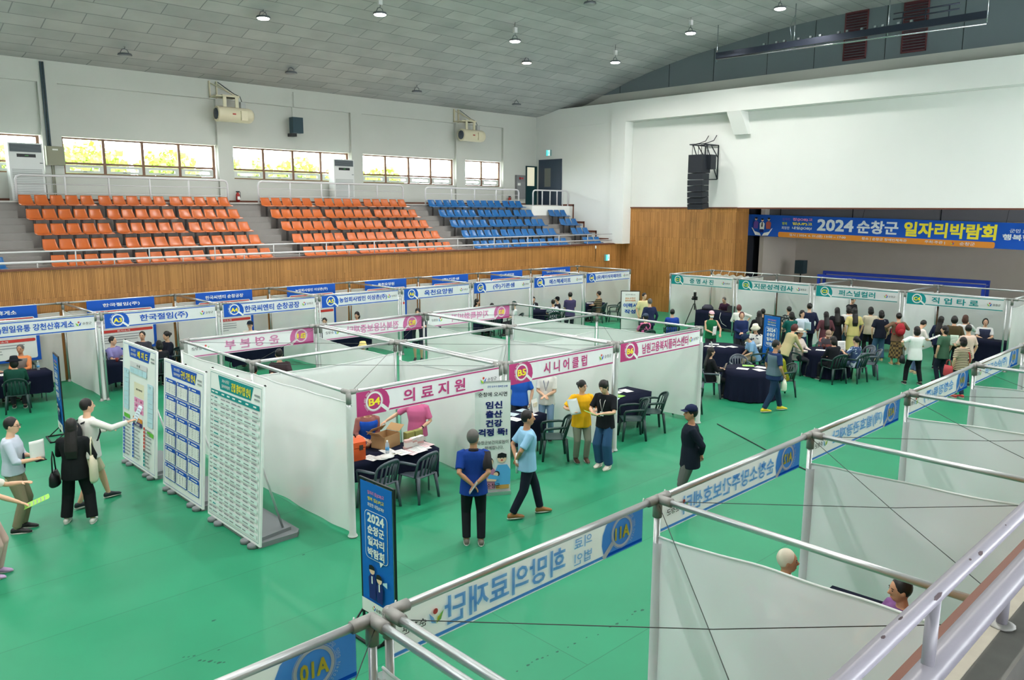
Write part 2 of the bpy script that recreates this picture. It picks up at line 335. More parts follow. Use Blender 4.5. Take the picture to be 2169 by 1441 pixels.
# rails of the far stand
def rail_thing(label, x0, x1, y, ztop, zb, posts, mids, r=.035, cap=True, name='guard_rail'):
    root = thing(name, label, 'railing', (x0, y, zb)); H = ztop-zb; L = x1-x0
    if cap: pts = [(0, 0, 0), (0, 0, H-.14), (.04, 0, H-.04), (.14, 0, H), (L-.14, 0, H), (L-.04, 0, H-.04), (L, 0, H-.14), (L, 0, 0)]
    else: pts = [(0, 0, H), (L, 0, H)]
    MB().tube(pts, r, RAILP, 10).obj('top_rail', root)
    for x in posts: MB().tube([(x-x0, 0, 0), (x-x0, 0, H)], r*.8, RAILP, 8).obj('post', root)
    for z in mids: MB().tube([(0, 0, z-zb), (L, 0, z-zb)], .014, RAILP, 6).obj('cross_bar', root)
    return root
rail_thing('white tube guard rail above the left orange seat block', .1, 6.68, 18.3, 5.68, 4.9, (1.44, 2.72, 4.0, 5.3), (5.42, 5.14))
rail_thing('white tube guard rail above the right orange seat block', 7.85, 14.38, 18.3, 5.68, 4.9, (9.14, 10.48, 11.73, 13.08), (5.42, 5.14))
rail_thing('white tube guard rail above the long blue seat block', 15.58, 21.26, 18.3, 5.62, 4.9, (17.05, 18.43, 19.78), (5.36, 5.1))
rail_thing('short white guard rail in front of the dark blue door', 21.46, 23.95, 17.52, 5.6, 4.86, (22.1, 22.65, 23.15, 23.55), ())
RAILN = mat('worn_dimmed_rail_paint', (128, 125, 134), .35, spec=.5, var=.05)  # white rail paint darkened to stand in for dim light on the near rails
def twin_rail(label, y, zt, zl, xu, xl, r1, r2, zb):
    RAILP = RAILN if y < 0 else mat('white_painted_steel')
    root = thing('guard_rail', label, 'railing', (0, y, zb))
    MB().tube([(-21.9, 0, zt-zb), (23.85, 0, zt-zb)], r1, RAILP, 14).obj('upper_rail', root); MB().tube([(-21.9, 0, zl-zb), (23.85, 0, zl-zb)], r2, RAILP, 16).obj('lower_rail', root)
    for x in xu: MB().tube([(x, 0, 0), (x, 0, zt-zb)], r1*.8, RAILP, 10).obj('upper_rail_post', root)
    for x in xl:
        MB().tube([(x, 0, 0), (x, 0, zl-zb)], r1*.8, RAILP, 10).obj('lower_rail_post', root); MB().lathe([(.05, 0), (.05, .006), (.03, .012)], FIT, (x, 0, 0), 12).obj('foot_plate', root)
    return root
twin_rail('twin white tube rails along the far balcony edge below the seats', 14.58, 3.55, 3.27, [.57+1.957*k for k in range(-3, 12)], [-.38+1.935*k for k in range(-3, 12)], .022, .033, 3.115)
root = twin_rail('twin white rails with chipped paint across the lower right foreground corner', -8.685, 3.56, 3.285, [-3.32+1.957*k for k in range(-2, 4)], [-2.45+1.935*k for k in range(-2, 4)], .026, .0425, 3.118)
CH = mat('chipped_rust', (70, 58, 62), .9)
for x, l, a, w_ in ((-2.93, .07, 2.3, .5), (-3.02, .03, 2.0, .3), (-3.36, .12, 2.5, .5), (-3.6, .05, 1.5, .3), (-3.74, .04, 1.7, .35), (-2.6, .02, 1.9, .2)):
    MB().grid(lambda u, v: (x+.6*l*(u-.5)*(1-1.2*abs(v-.5)+.3*math.sin(9*u)), .0264*math.cos(a+w_*(v-.5)), .442+.0264*math.sin(a+w_*(v-.5))), 8, 4, CH).obj('paint_chip', root)
# seats of the far stand
ORG = mat('orange_seat_plastic', (188, 94, 40), .35, spec=.5); BLU = mat('blue_seat_plastic', (24, 92, 152), .3, spec=.5); SBR = mat('seat_bracket_steel', (70, 66, 66), .6)
def seat_proto(mt, color):
    root = thing('stadium_seat', 'x', 'seat')
    def shell(u, v):          # v 0..1: front lip -> back top
        x = (u-.5)*2; w = .2-.02*max(0, v-.5)*2
        if v < .5: t = v/.5; y = -.15+.31*t; z = -.012+.02*(1-t)**3*-1+.035*x*x*(t*.6+.1); w = .185+.02*math.sin(t*PI)
        else: t = (v-.5)/.5; y = .16+.10*t-.05*(1-t)**2+.05; z = .03+.25*t; y -= .03*x*x; w = .195-.035*t
        return (x*w, y, z)
    mb = MB(); mb.grid(shell, 8, 12, mt); o = mb.obj('seat_shell', root)
    mo = o.modifiers.new('thick', 'SOLIDIFY'); mo.thickness = .012
    mb = MB(); mb.b2((-.05, -.05, -.05), (.05, .2, -.015), SBR); mb.b2((-.03, .1, -.41), (.03, .16, -.04), SBR); mb.obj('bracket', root)
    return root
protos = {}
def seat(x, k, color, label, group):
    mt = ORG if color == 'orange' else BLU
    loc = (x+.205, TY(k), TZ(k))
    if color not in protos:
        protos[color] = r = seat_proto(mt, color); r.location = loc; r['label'] = label; r['group'] = group
    else: dup(protos[color], loc, 0, label, group)
RN = ['top', 'second', 'third', 'fourth', 'bottom']
def seat_row(k, x0, groups, color, block):
    x = x0; i = 0
    for gi, gct in enumerate(groups):
        for j in range(gct):
            i += 1
            seat(x, k, color, '%s stadium seat, %s from the left in the %s row of the %s block' % (color, ORD[i], RN[k], block), '%s seats of the %s block' % (color, block))
            x += .424
        x += .10
for k in range(5):
    seat_row(k, .05, (5, 5, 5), 'orange', 'left orange')
    seat_row(k, 7.77, (5, 5, 5), 'orange', 'right orange')
    seat_row(k, 15.5, (5, 5, 3), 'blue', 'long blue')
    if k: seat_row(k, 22.3, (3,), 'blue', 'short blue')
seat(-1.42, 4, 'blue', 'blue stadium seat cut by the left edge of the picture', 'blue seats left of the aisle')
# back wall fittings
def ac_unit(x, label):
    root = thing('air_conditioner', label, 'air conditioner', (x, 19.3, 4.9)); WP = mat('air_conditioner_white', (214, 216, 214), .45); VG = mat('air_conditioner_grille', (70, 78, 84), .5)
    mb = MB(); mb.b2((0, 0, 0), (.95, .42, 1.8), WP); mb.obj('cabinet', root)
    mb = MB(); mb.b2((.04, -.012, 1.52), (.91, .01, 1.76), VG)
    for i in range(6): mb.b2((.05, -.03, 1.54+i*.037), (.9, -.008, 1.553+i*.037), mat('air_conditioner_slat', (110, 118, 122), .5))
    mb.obj('top_grille', root)
    mb = MB(); mb.b2((.22, -.012, 1.36), (.74, .01, 1.46), BLACK); mb.b2((.44, -.016, 1.4), (.54, -.01, 1.42), mat('display_green', (60, 130, 60), .4, emit=.3)); mb.obj('display', root)
    mb = MB(); 
    for i in range(18): mb.b2((.06, -.012, .08+i*.052), (.89, .01, .108+i*.052), mat('air_conditioner_louvre', (168, 172, 170), .5))
    mb.obj('lower_louvre', root)
    MB().b2((.84, -.02, 1.18), (.92, 0, 1.2), VG).obj('handle', root)
ac_unit(.2, 'tall white floor air conditioner behind the left orange seats by the grey box')
ac_unit(11.68, 'tall white floor air conditioner behind the right orange seats')
root = thing('electrical_box', 'olive grey electrical box with two dark conduits on the back wall', 'electrical box', (1.33, 19.79, 6.06)); EB = mat('olive_grey_box', (138, 138, 118), .6)
MB().b2((0, -.16, 0), (.53, 0, .6), EB).obj('cabinet', root); MB().b2((.02, -.17, .02), (.51, -.16, .58), EB).obj('door', root); MB().b2((.18, -.175, .47), (.34, -.17, .52), WHITE).obj('name_plate', root)
for dx in (.1, .17): MB().tube([(dx, -.04, .6), (dx-.015, -.04, 3.22)], .03, mat('conduit_blue_grey', (66, 80, 88), .6), 8).obj('conduit', root)
for dx in (.16, .22): MB().tube([(dx, -.03, 0), (dx, -.03, -1.16)], .016, EB, 6).obj('conduit', root)
def heater(x, label):
    root = thing('unit_heater', label, 'heater', (x, 19.2, 8.08)); CR = mat('cream_enamel', (214, 206, 178), .4)
    mb = MB(); r = .27
    mb.loft([((xx, 0, 0), (0, rr, 0), (0, 0, rr)) for xx, rr in ((-.7, r), (-.68, r+.015), (-.6, r), (.52, r), (.62, r-.03), (.68, r-.1))], CR, 20); mb.obj('drum', root)
    mb = MB(); mb.loft([((-.703, 0, 0), (0, .2, 0), (0, 0, .2)), ((-.712, 0, 0), (0, .2, 0), (0, 0, .2))], mat('heater_grille', (74, 84, 98), .6), 20)
    for i in range(-3, 4): mb.b2((-.722, -.19, i*.055-.004), (-.71, .19, i*.055+.004), BLACK)
    mb.obj('grille', root)
    mb = MB(); mb.b2((.12, -.31, -.2), (.36, -.24, .14), CR); mb.obj('control_box', root)
    MB().b2((-.2, -.285, -.02), (-.08, -.262, .03), mat('red_label', (170, 70, 60), .6)).obj('name_plate', root)
    mb = MB()
    for xx in (-.36, .1): mb.b2((xx-.06, -.02, .2), (xx+.06, .02, .66), CR)
    mb.b2((-.45, -.04, .62), (.2, .3, .69), CR)
    for xx in (-.66, -.4): mb.b2((xx-.02, .5, .6), (xx+.02, .58, 1.2), CR)
    mb.tube([(-.66, .54, 1.14), (.15, .0, .66)], .018, CR, 6); mb.tube([(-.4, .54, 1.14), (.2, .2, .66)], .018, CR, 6); mb.b2((-.68, -.02, .62), (.2, .58, .66), CR); mb.obj('bracket', root)
    MB().b2((.22, -.08, .22), (.4, .08, .48), mat('junction_grey', (170, 172, 170), .5)).obj('junction_box', root)
    MB().tube([(.3, 0, .48), (.26, .05, .68), (.1, .2, .78), (-.36, .5, 1.18)], .014, BLACK, 6).obj('cable', root)
heater(7.52, 'cream drum fan heater bracketed to the wall over the orange seats'); heater(19.1, 'cream drum fan heater bracketed to the wall over the blue seats')
root = thing('wall_speaker', 'dark teal box loudspeaker high on the back wall', 'loudspeaker', (9.93, 19.62, 7.5)); TEAL = mat('dark_teal_cabinet', (38, 62, 72), .6)
MB().b2((0, -.3, .12), (.44, .0, .72), TEAL).obj('cabinet', root); MB().b2((.02, -.1, 0), (.26, .2, .12), BLACK).obj('bracket', root); MB().tube([(.22, .12, .72), (.22, .15, 1.15), (.3, .12, 1.16), (.3, .12, 1.72)], .018, WHITE2, 6).obj('cable_conduit', root)
def extinguisher(x, y, z, label):
    root = thing('fire_extinguisher', label, 'fire extinguisher', (x, y, z)); RD = mat('extinguisher_red', (150, 32, 28), .35)
    MB().lathe([(.02, 0), (.075, .0), (.075, .3), (.05, .36), (.025, .39)], RD).obj('cylinder', root); MB().b2((-.06, -.02, .39), (.07, .02, .44), BLACK).obj('handle', root)
    MB().tube([(.03, 0, .42), (.1, 0, .4), (.1, 0, .2)], .012, BLACK, 6).obj('hose', root); MB().b2((-.05, -.078, .12), (.05, -.07, .24), WHITE).obj('label_plate', root)
extinguisher(7.66, 19.6, 4.9, 'red fire extinguisher on the upper floor beside the left guard rail')
extinguisher(21.9, 19.6, 4.9, 'small red fire extinguisher half hidden behind the blue seats')
root = thing('fire_hose_cabinet', 'tall grey fire hose cabinet on the wall beside the green door', 'fire hose cabinet', (22.46, 19.79, 5.22)); HG = mat('cabinet_grey', (122, 124, 126), .5)
MB().b2((0, -.12, 0), (.62, 0, 1.18), HG).obj('cabinet', root); MB().b2((.03, -.13, .03), (.59, -.12, .86), mat('cabinet_door_grey', (134, 136, 138), .5)).obj('door', root)
MB().loft([((.24, -.122, 1.02), (.07, 0, 0), (0, 0, .07)), ((.24, -.14, 1.02), (.06, 0, 0), (0, 0, .06))], mat('alarm_red', (150, 30, 40), .4), 16).obj('alarm_bell', root)
MB().b2((.34, -.135, .98), (.46, -.12, 1.06), mat('alarm_lamp', (200, 60, 70), .4)).obj('alarm_lamp', root); MB().b2((.06, -.14, .66), (.26, -.13, .78), WHITE).obj('notice', root)
# doors
root = struct(thing('door_1', 'green door with a lit frosted upper pane', 'door', (23.22, 19.79, 4.9)))
mb = MB(); mb.b2((0, -.06, 0), (.05, .02, 1.98), DGREEN); mb.b2((.72, -.06, 0), (.77, .02, 1.98), DGREEN); mb.b2((0, -.06, 1.92), (.77, .02, 1.98), DGREEN); mb.obj('door_frame', root)
mb = MB(); mb.b2((.05, -.04, 0), (.72, .0, .98), DGREEN); mb.b2((.6, -.04, .98), (.72, 0, 1.92), DGREEN); mb.obj('door_leaf', root)
MB().b2((.05, -.035, .98), (.6, -.02, 1.92), mat('lit_frosted_pane', (222, 216, 190), .4, emit=.55)).obj('pane', root)
root = struct(thing('door_2', 'dark blue double door with a narrow pane', 'door', (23.99, 18.78, 4.88)))
MB().b2((-.05, -.79, 0), (.02, .79, 2.32), NAVYD).obj('door_leaf', root); MB().b2((-.06, -.07, .95), (-.045, .36, 1.88), mat('dim_pane', (104, 108, 104), .3)).obj('pane', root)
EX = mat('exit_green_glow', (80, 205, 205), .4, emit=.9); EXW = mat('exit_white_glow', (235, 250, 245), .4, emit=.9)
def exit_sign(loc, rz, label):
    root = thing('exit_sign', label, 'exit sign', loc, rz); MB().b2((-.14, -.05, 0), (.14, .05, .3), mat('exit_case', (120, 160, 160), .5)).obj('case', root)
    p = Panel(); p.k = 43; p.rect(-.13, .01, .26, .28, EXW).rect(-.13, .01, .12, .28, EX).disc(.05, .23, .03, EX).poly([(.02, .2), (.08, .2), (.1, .08), (.07, .08), (.05, .13), (.03, .04), (0, .04)], EX); p.obj('face', root)
exit_sign((23.94, 18.86, 7.37), -PI/2, 'glowing blue green exit sign above the dark blue door')
exit_sign((23.35, 14.43, 2.3), 0, 'glowing exit sign on the slatted balcony wall at booth A9')
root = thing('exit_lamp_cable', 'thin dark cable hanging on the slatted wall above the lower exit sign', 'cable', (22.55, 14.48, 2.6)); MB().tube([(0, 0, .35), (.02, -.01, .1), (0, 0, -.3)], .012, BLACK, 6).obj('cord', root); MB().ell((0, -.02, .36), (.04, .04, .08), WHITE).obj('plug', root)
# gable louvres
LV = mat('maroon_louvre', (74, 40, 46), .7); LVF = mat('maroon_frame', (96, 52, 56), .7)
for y0, y1, lab in ((3.58, 4.46, 'left maroon louvre vent in the dark gable'), (1.47, 2.34, 'right maroon louvre vent in the dark gable')):
    root = thing('louvre_vent', lab, 'vent', (24.98, y0, 10.32)); w_ = y1-y0
    mb = MB(); mb.b2((-.03, 0, 0), (0, .05, 1.75), LVF); mb.b2((-.03, w_-.05, 0), (0, w_, 1.75), LVF); mb.b2((-.03, 0, 0), (0, w_, .05), LVF); mb.b2((-.03, 0, 1.7), (0, w_, 1.75), LVF); mb.obj('frame', root)
    mb = MB()
    for i in range(17): mb.box((-.01, w_/2, .1+i*.098), (.08, w_-.1, .02), LV, Matrix.Rotation(.6, 3, 'Y'))
    mb.obj('slats', root)
# ceiling lamps
LAMPG = mat('lamp_housing', (96, 100, 106), .5, .3)
LON = mat('lamp_lens_lit', (255, 250, 244), .4, emit=24); LOFF = mat('lamp_lens_off', (150, 152, 154), .3); LWARM = mat('lamp_lens_warm', (255, 226, 196), .4, emit=14)
def lamp(x, y, z, on, label, W=150, lens=None):
    zc = ceil_z(y); root = thing('ceiling_lamp', label, 'lamp', (x, y, z), 0, 'high bay lamps on the vaulted ceiling')
    lens = lens or (LON if on else LOFF)
    MB().lathe([(.1, .06), (.2, .05), (.22, .0), (.2, -.01)], LAMPG, n=14).obj('housing', root)
    MB().lathe([(.19, -.012), (.17, -.035), (.1, -.04)], lens, n=14).obj('lens', root)
    MB().tube([(-.14, 0, .05), (-.08, 0, .17), (0, 0, .2), (.08, 0, .17), (.14, 0, .05)], .012, LAMPG, 6).obj('yoke', root)
    if zc-z > .5: MB().b2((-.07, -.05, .28), (.07, .05, .46), mat('lamp_driver', (206, 206, 206), .5)).obj('driver_box', root)
    MB().tube([(0, 0, .2), (.03, .02, .26), (-.03, 0, .34), (0, 0, zc-z)], .008, BLACK, 5).obj('cord', root)
    if on:
        l = bpy.data.lights.new('lamp_light', 'AREA'); l.shape = 'DISK'; l.size = .36; l.energy = W; l.color = (1, .975, .94); l.spread = 2.6
        o = bpy.data.objects.new('lamp_light', l); COL.objects.link(o); o.parent = root; o.location = (0, 0, -.06)
LW = 190
for x, y, z, on, lab in ((6.33, 14.34, 10.5, 1, 'lit lamp nearest the left end of the visible ceiling'), (9.09, 12.08, 10.69, 1, 'second lit lamp from the left on the ceiling'), (14.7, 11.82, 10.65, 1, 'lit lamp above the small warm lamp'), (17.76, 14.29, 10.59, 2, 'small warm lit lamp over the blue seats'), (20.35, 11.79, 10.62, 1, 'lit lamp above the white stage wall corner'), (20.36, 8.24, 11.23, 1, 'lit lamp left of the hanging lighting bar'), (20.55, 4.78, 11.55, 1, 'lit lamp above the hanging lighting bar'), (3.34, 17.8, 9.46, 0, 'unlit lamp at the eaves above the left orange seats'), (9.03, 17.67, 9.56, 0, 'unlit lamp at the eaves beside the first fan heater'), (14.74, 17.69, 9.47, 0, 'unlit lamp at the eaves left of the second fan heater'), (20.58, 17.78, 9.49, 0, 'unlit lamp at the eaves near the stage corner'), (15.28, 8.83, 11.5, 0, 'unlit lamp cut by the top edge of the picture')):
    lamp(x, y, z, on, lab, LW*(.5 if on == 2 else 1), LWARM if on == 2 else None)
for x in (-16, -10, -4, 2.5, 8.5, 14.5, 20.5):
    for y in (6.2, -.5, -6.3):
        if x > 10 and y > 5 or x > 19 and y > -1: continue
        lamp(x, y, ceil_z(y)-.6, 1, 'lit high bay lamp outside the picture over the hall', LW)
for x in (-16, -10, -4): lamp(x, 12.1, 10.5, 1, 'lit high bay lamp outside the picture over the hall', LW)
# hanging lighting bar
root = thing('lighting_bar', 'long chrome lighting bar hung under the gable with small lamps', 'lighting bar', (22.2, 3.5, 10.4)); CHR = mat('chrome', (190, 194, 200), .15, .9); TRK = mat('dark_track', (52, 58, 72), .3, .5)
MB().tube([(0, -4.7, -.02), (0, 4.75, .12)], .03, CHR, 8).obj('lower_tube', root)
MB().b2((-.05, -4.7, .14), (.05, 4.75, .36), TRK).obj('track', root)
for y in (-4.7, -1.75, 1.55, 4.72): MB().tube([(0, y, .02), (0, y, ceil_z(3.5+y)-10.4)], .018, CHR, 6).obj('hanger', root)
for y in (2.7, 2.2, 1.9, 1.35, .9, .55, -.1, -.4, -.9, -1.35, -1.6, -2.1, -2.5): MB().b2((-.08, y-.04, .36), (.02, y+.04, .43), CHR).obj('lamp_clip', root)
mb = MB()
for dz in (.55, .72): mb.tube([(0, -3.9, dz), (0, -1.9, dz)], .025, TRK, 6)
for y in (-3.6, -2.9, -2.2): mb.tube([(0, y, .36), (0, y, .72)], .02, TRK, 6)
mb.obj('cable_tray', root)
MB().tube([(0, 1.65, .4), (.03, 1.75, .9), (.02, 1.55, 1.3)], .01, CHR, 5).obj('loose_cable', root)
# line array loudspeaker
root = thing('line_array_speaker', 'black curved line array loudspeaker stack on a wall bracket beside the stage', 'loudspeaker', (23.31, 9.75, 7.0)); SPK = mat('speaker_black', (26, 30, 38), .6)
MB().b2((-.05, -.4, -.75), (.55, .3, .0), SPK).obj('subwoofer', root); MB().b2((.3, -.58, -.6), (.7, -.1, -.0), SPK).obj('amplifier_box', root)
zz = -.76; ang = 0; xx = 0
for i in range(6):
    ang = .035*i; h = .245 if i else .27
    MB().box((xx+.22, -.05, zz-h/2), (.5, .74, h-.02), SPK, Matrix.Rotation(-ang, 3, 'Y')).obj('array_cabinet', root); MB().b2((xx-.035, -.36, zz-h-.002), (xx+.2, .26, zz-h+.006), mat('pale_gap', (84, 90, 96), .5)).obj('link_bar', root); zz -= h; xx += h*math.sin(ang)*.8
mb = MB()
for y in (-.42, .22):
    mb.tube([(-.1, y, .42), (1.1, y, .42)], .03, SPK, 4); mb.tube([(1.1, y, .42), (1.1, y, -1.0)], .03, SPK, 4); mb.tube([(.15, y, .42), (1.1, y, -1.0)], .022, SPK, 4); mb.tube([(.5, y, .42), (1.1, y, -.1)], .022, SPK, 4)
for x, z in ((-.1, .42), (.5, .42), (1.1, .42), (1.1, -1.0)): mb.tube([(x, -.42, z), (x, .22, z)], .025, SPK, 4)
for x, y in ((.0, -.3), (.0, .15), (.45, -.3), (.45, .15)): mb.tube([(x, y, .42), (x, y, 0)], .012, SPK, 4)
mb.obj('wall_bracket', root)
for y in (-.3, .1): MB().tube([(1.12, y, .85), (.9, y, .62), (.45, y, .5), (.2, y, .46)], .018, SPK, 5).obj('cable', root)
# stage banner
def film(name, col):        # ink soaked into thin cloth: tints the light that passes through it
    if name not in _M:
        m = bpy.data.materials.new(name); m.use_nodes = True; nt = m.node_tree; nt.nodes.remove(nt.nodes['Principled BSDF']); t = nt.nodes.new('ShaderNodeBsdfTransparent'); t.inputs[0].default_value = (*col, 1)
        nt.links.new(t.outputs[0], nt.nodes['Material Output'].inputs[0]); _M[name] = m
    return _M[name]
def bleedcol(f):
    def g(m):
        c = m.node_tree.nodes['Principled BSDF'].inputs['Base Color'].default_value; n = m.name
        if n in ('print_blue', 'print_magenta'): return film(n+'_ink', tuple(c[i]**.36 for i in range(3))), film(n+'_soaked', tuple(c[i]**.26 for i in range(3)))
        r = tuple(min(250, int(255*(min(1, c[i]))**(1/2.2)*.85+45)) for i in range(3)); return sheetmat(n+'_thin', r, .0, .5), sheetmat(n+'_soaked', r, .0, .25)
    return g
PW = flat('white', (236, 238, 236)); PB = flat('blue', (24, 84, 184)); PY = flat('yellow', (246, 228, 60)); PT = flat('teal', (16, 140, 142)); PP = flat('magenta', (182, 58, 118)); PR = flat('red', (204, 66, 60)); PG = flat('green', (106, 190, 70)); PO = flat('orange', (222, 140, 52)); PNAVY = flat('navy', (34, 44, 110)); PGREY = flat('grey', (150, 154, 158)); PLG = flat('light_grey', (206, 210, 212)); PK = flat('black', (30, 32, 36)); PPK = flat('pink', (238, 150, 196)); PSKIN = flat('skin', (240, 200, 172)); PSKY = flat('sky_blue', (92, 170, 226)); PSB = flat('sign_blue', (18, 104, 190)); PCY = flat('pale_cyan', (190, 222, 236)); PYG = flat('lime', (206, 226, 60)); PPU = flat('purple', (104, 78, 160)); PDR = flat('brick', (176, 90, 84)); PCREAM = flat('cream', (238, 228, 204))
def emblem(p, x, z, s):
    p.disc(x+.05*s, z+.28*s, .16*s, PR); p.poly([(x-.5*s, z+.2*s), (x-.1*s, z-.1*s), (x+.02*s, z-.42*s), (x-.3*s, z-.3*s)], PG); p.poly([(x+.5*s, z+.3*s), (x+.2*s, z-.02*s), (x+.02*s, z-.42*s), (x+.34*s, z-.28*s)], PB); p.poly([(x-.3*s, z+.02*s), (x-.06*s, z-.06*s), (x+.02*s, z-.42*s)], PY)
root = thing('stage_banner', 'long blue job fair banner with white and yellow lettering over the stage', 'banner', (26.0, 8.68, 3.6), -PI/2); root.rotation_euler.y = .021
p = Panel(); p.sheet(14, .92, PB); p.rrect(1.48, .0, 8.25, .22, .06, PO)
SV = flat('silver_letter', (226, 230, 234))
p.text('2024', 3.92, .36, .44, SV, .03, 1.46); p.text('순창군', 5.6, .33, .48, SV, .03, 1.55); p.text('일자리박람회', 8.17, .3, .52, PY, .035, 3.1)
for t, z, c, b in (('일자리 ', .70, PPU, 0), ('행복 ', .52, PYG, 0), ('희망찬 ', .34, SV, 0)): p.text(t.strip(), 1.62, z, .12, c, .012, al='l')
for t, z, c in (('잡(JOB)고', .70, PPK), ('업(UP)고', .52, PY), ('내일(JOB)!', .34, SV)): p.text(t, 2.1, z, .13, c, .03, .85, al='l')
p.text('일시 | 2024. 6. 21.(금) 13:00 ~ 17:00', 3.2, .05, .12, SV, .012, 2.4); p.text('장소 | 순창군 장애인체육관', 5.9, .05, .12, SV, .012, 1.7); p.text('주최·주관 |', 7.75, .05, .12, SV, .012, .7); emblem(p, 8.35, .11, .14); p.text('순창군', 8.85, .05, .12, SV, .01, .5)
p.text('군민 모두가', 10.6, .58, .13, SV, .02, .9); p.text('행복한 순창', 10.75, .32, .2, SV, .03, 1.6)
for sx in (-1, 1): p.poly([(.72+sx*.02, .02), (.72+sx*.3, .04), (.72+sx*.5, .36), (.72+sx*.44, .34), (.72+sx*.34, .2), (.72+sx*.1, .14)], PW)
for x, c, b in ((.42, PPU, .32), (.72, PW, .28), (1.02, PDR, .32)):
    p.poly([(x-.1, b), (x+.1, b), (x+.12, b+.26), (x+.05, b+.33), (x-.05, b+.33), (x-.12, b+.26)], c); p.disc(x, b+.41, .06, PSKIN); p.disc(x, b+.45, .062, PK, .035)
p.rect(.63, .16, .18, .14, PNAVY); p.poly([(.7, .6), (.74, .6), (.75, .42), (.72, .38), (.69, .42)], PK)
p.obj('banner_cloth', root)
for x in (.06, 5, 10): MB().tube([(x, 0, .92), (x, .3, 1.9)], .008, BLACK, 5).obj('hanging_cord', root)
# blue metal barrier on the stage
root = thing('blue_stage_frame', 'blue steel goal frame lying along the stage behind the teal booths', 'goal frame', (26.2, 2.2, .95)); BF = mat('blue_steel', (22, 52, 150), .4)
for dx, z in ((-.25, 1.08), (.25, 1.2)):
    MB().b2((dx-.06, -3.1, z-.06), (dx+.06, 3.1, z+.06), BF).obj('top_bar', root)
    for y in (-3.05, 3.05): MB().b2((dx-.05, y-.05, 0), (dx+.05, y+.05, z-.06), BF).obj('upright', root)
for y in (-3.05, 3.05): MB().b2((-.25, y-.03, 1.06), (.25, y+.03, 1.12), BF).obj('end_bar', root)
root = thing('stage_speaker', 'small dark box loudspeaker standing at the back of the stage', 'loudspeaker', (28.6, 7.35, .95)); MB().b2((-.2, -.2, .9), (.2, .2, 1.5), TEAL).obj('cabinet', root); MB().tube([(0, 0, 0), (0, 0, .9)], .03, BLACK, 8).obj('pole', root); MB().lathe([(.25, 0), (.24, .03), (.03, .05)], BLACK).obj('base', root)
# trees outside the far windows
LEAF = mat('bright_leaf', (168, 190, 84), .6, var=.35, vs=14); BARK = mat('bark', (96, 84, 66), .9)
rt = random.Random(3)
def tree(x, y, h, r, label):
    root = thing('outside_tree', label, 'tree', (x, y, 0)); mb = MB()
    for i in range(int(1300*r)):
        a = rt.uniform(0, 2*PI); b = math.acos(rt.uniform(-1, 1)); q = r*rt.uniform(.5, 1.05)
        c = Vector((q*math.sin(b)*math.cos(a), q*math.sin(b)*math.sin(a), h+q*math.cos(b)*.8)); s = rt.uniform(.07, .17)
        n = Vector((rt.uniform(-1, 1), rt.uniform(-1, 1), rt.uniform(-.4, 1))).normalized(); t = n.orthogonal().normalized()*s; bb = n.cross(t)*.8
        mb.add([c+t, c+bb, c-t*.9, c-bb], [(0, 1, 2, 3)], LEAF)
    mb.obj('crown', root); MB().tube([(0, 0, 0), (.1, 0, h-r*.3), (0, .1, h)], [.22, .16, .08], BARK, 8).obj('trunk', root)
for x, h, r, lab in ((.6, 6.1, 1.2, 'leafy tree outside the leftmost window'), (3.9, 6.05, 1.4, 'leafy tree outside the first panes of the left window'), (6.85, 6.0, 1.25, 'leafy tree seen through the third pane of the left window'), (10.2, 6.0, 1.2, 'leafy tree outside the first pane of the middle window'), (12.75, 6.05, 1.1, 'leafy tree outside the third pane of the middle window'), (15.3, 5.9, 1.05, 'leafy tree just left of the second air conditioner'), (17.5, 6.0, .9, 'leafy tree seen through the first pane of the third window')):
    tree(x, 24.2, h, r, lab)
struct(MB().b2((-22, 20.5, -.4), (40, 60, 3.6), mat('outside_ground', (190, 190, 180), .9)).obj('floor_outside'))
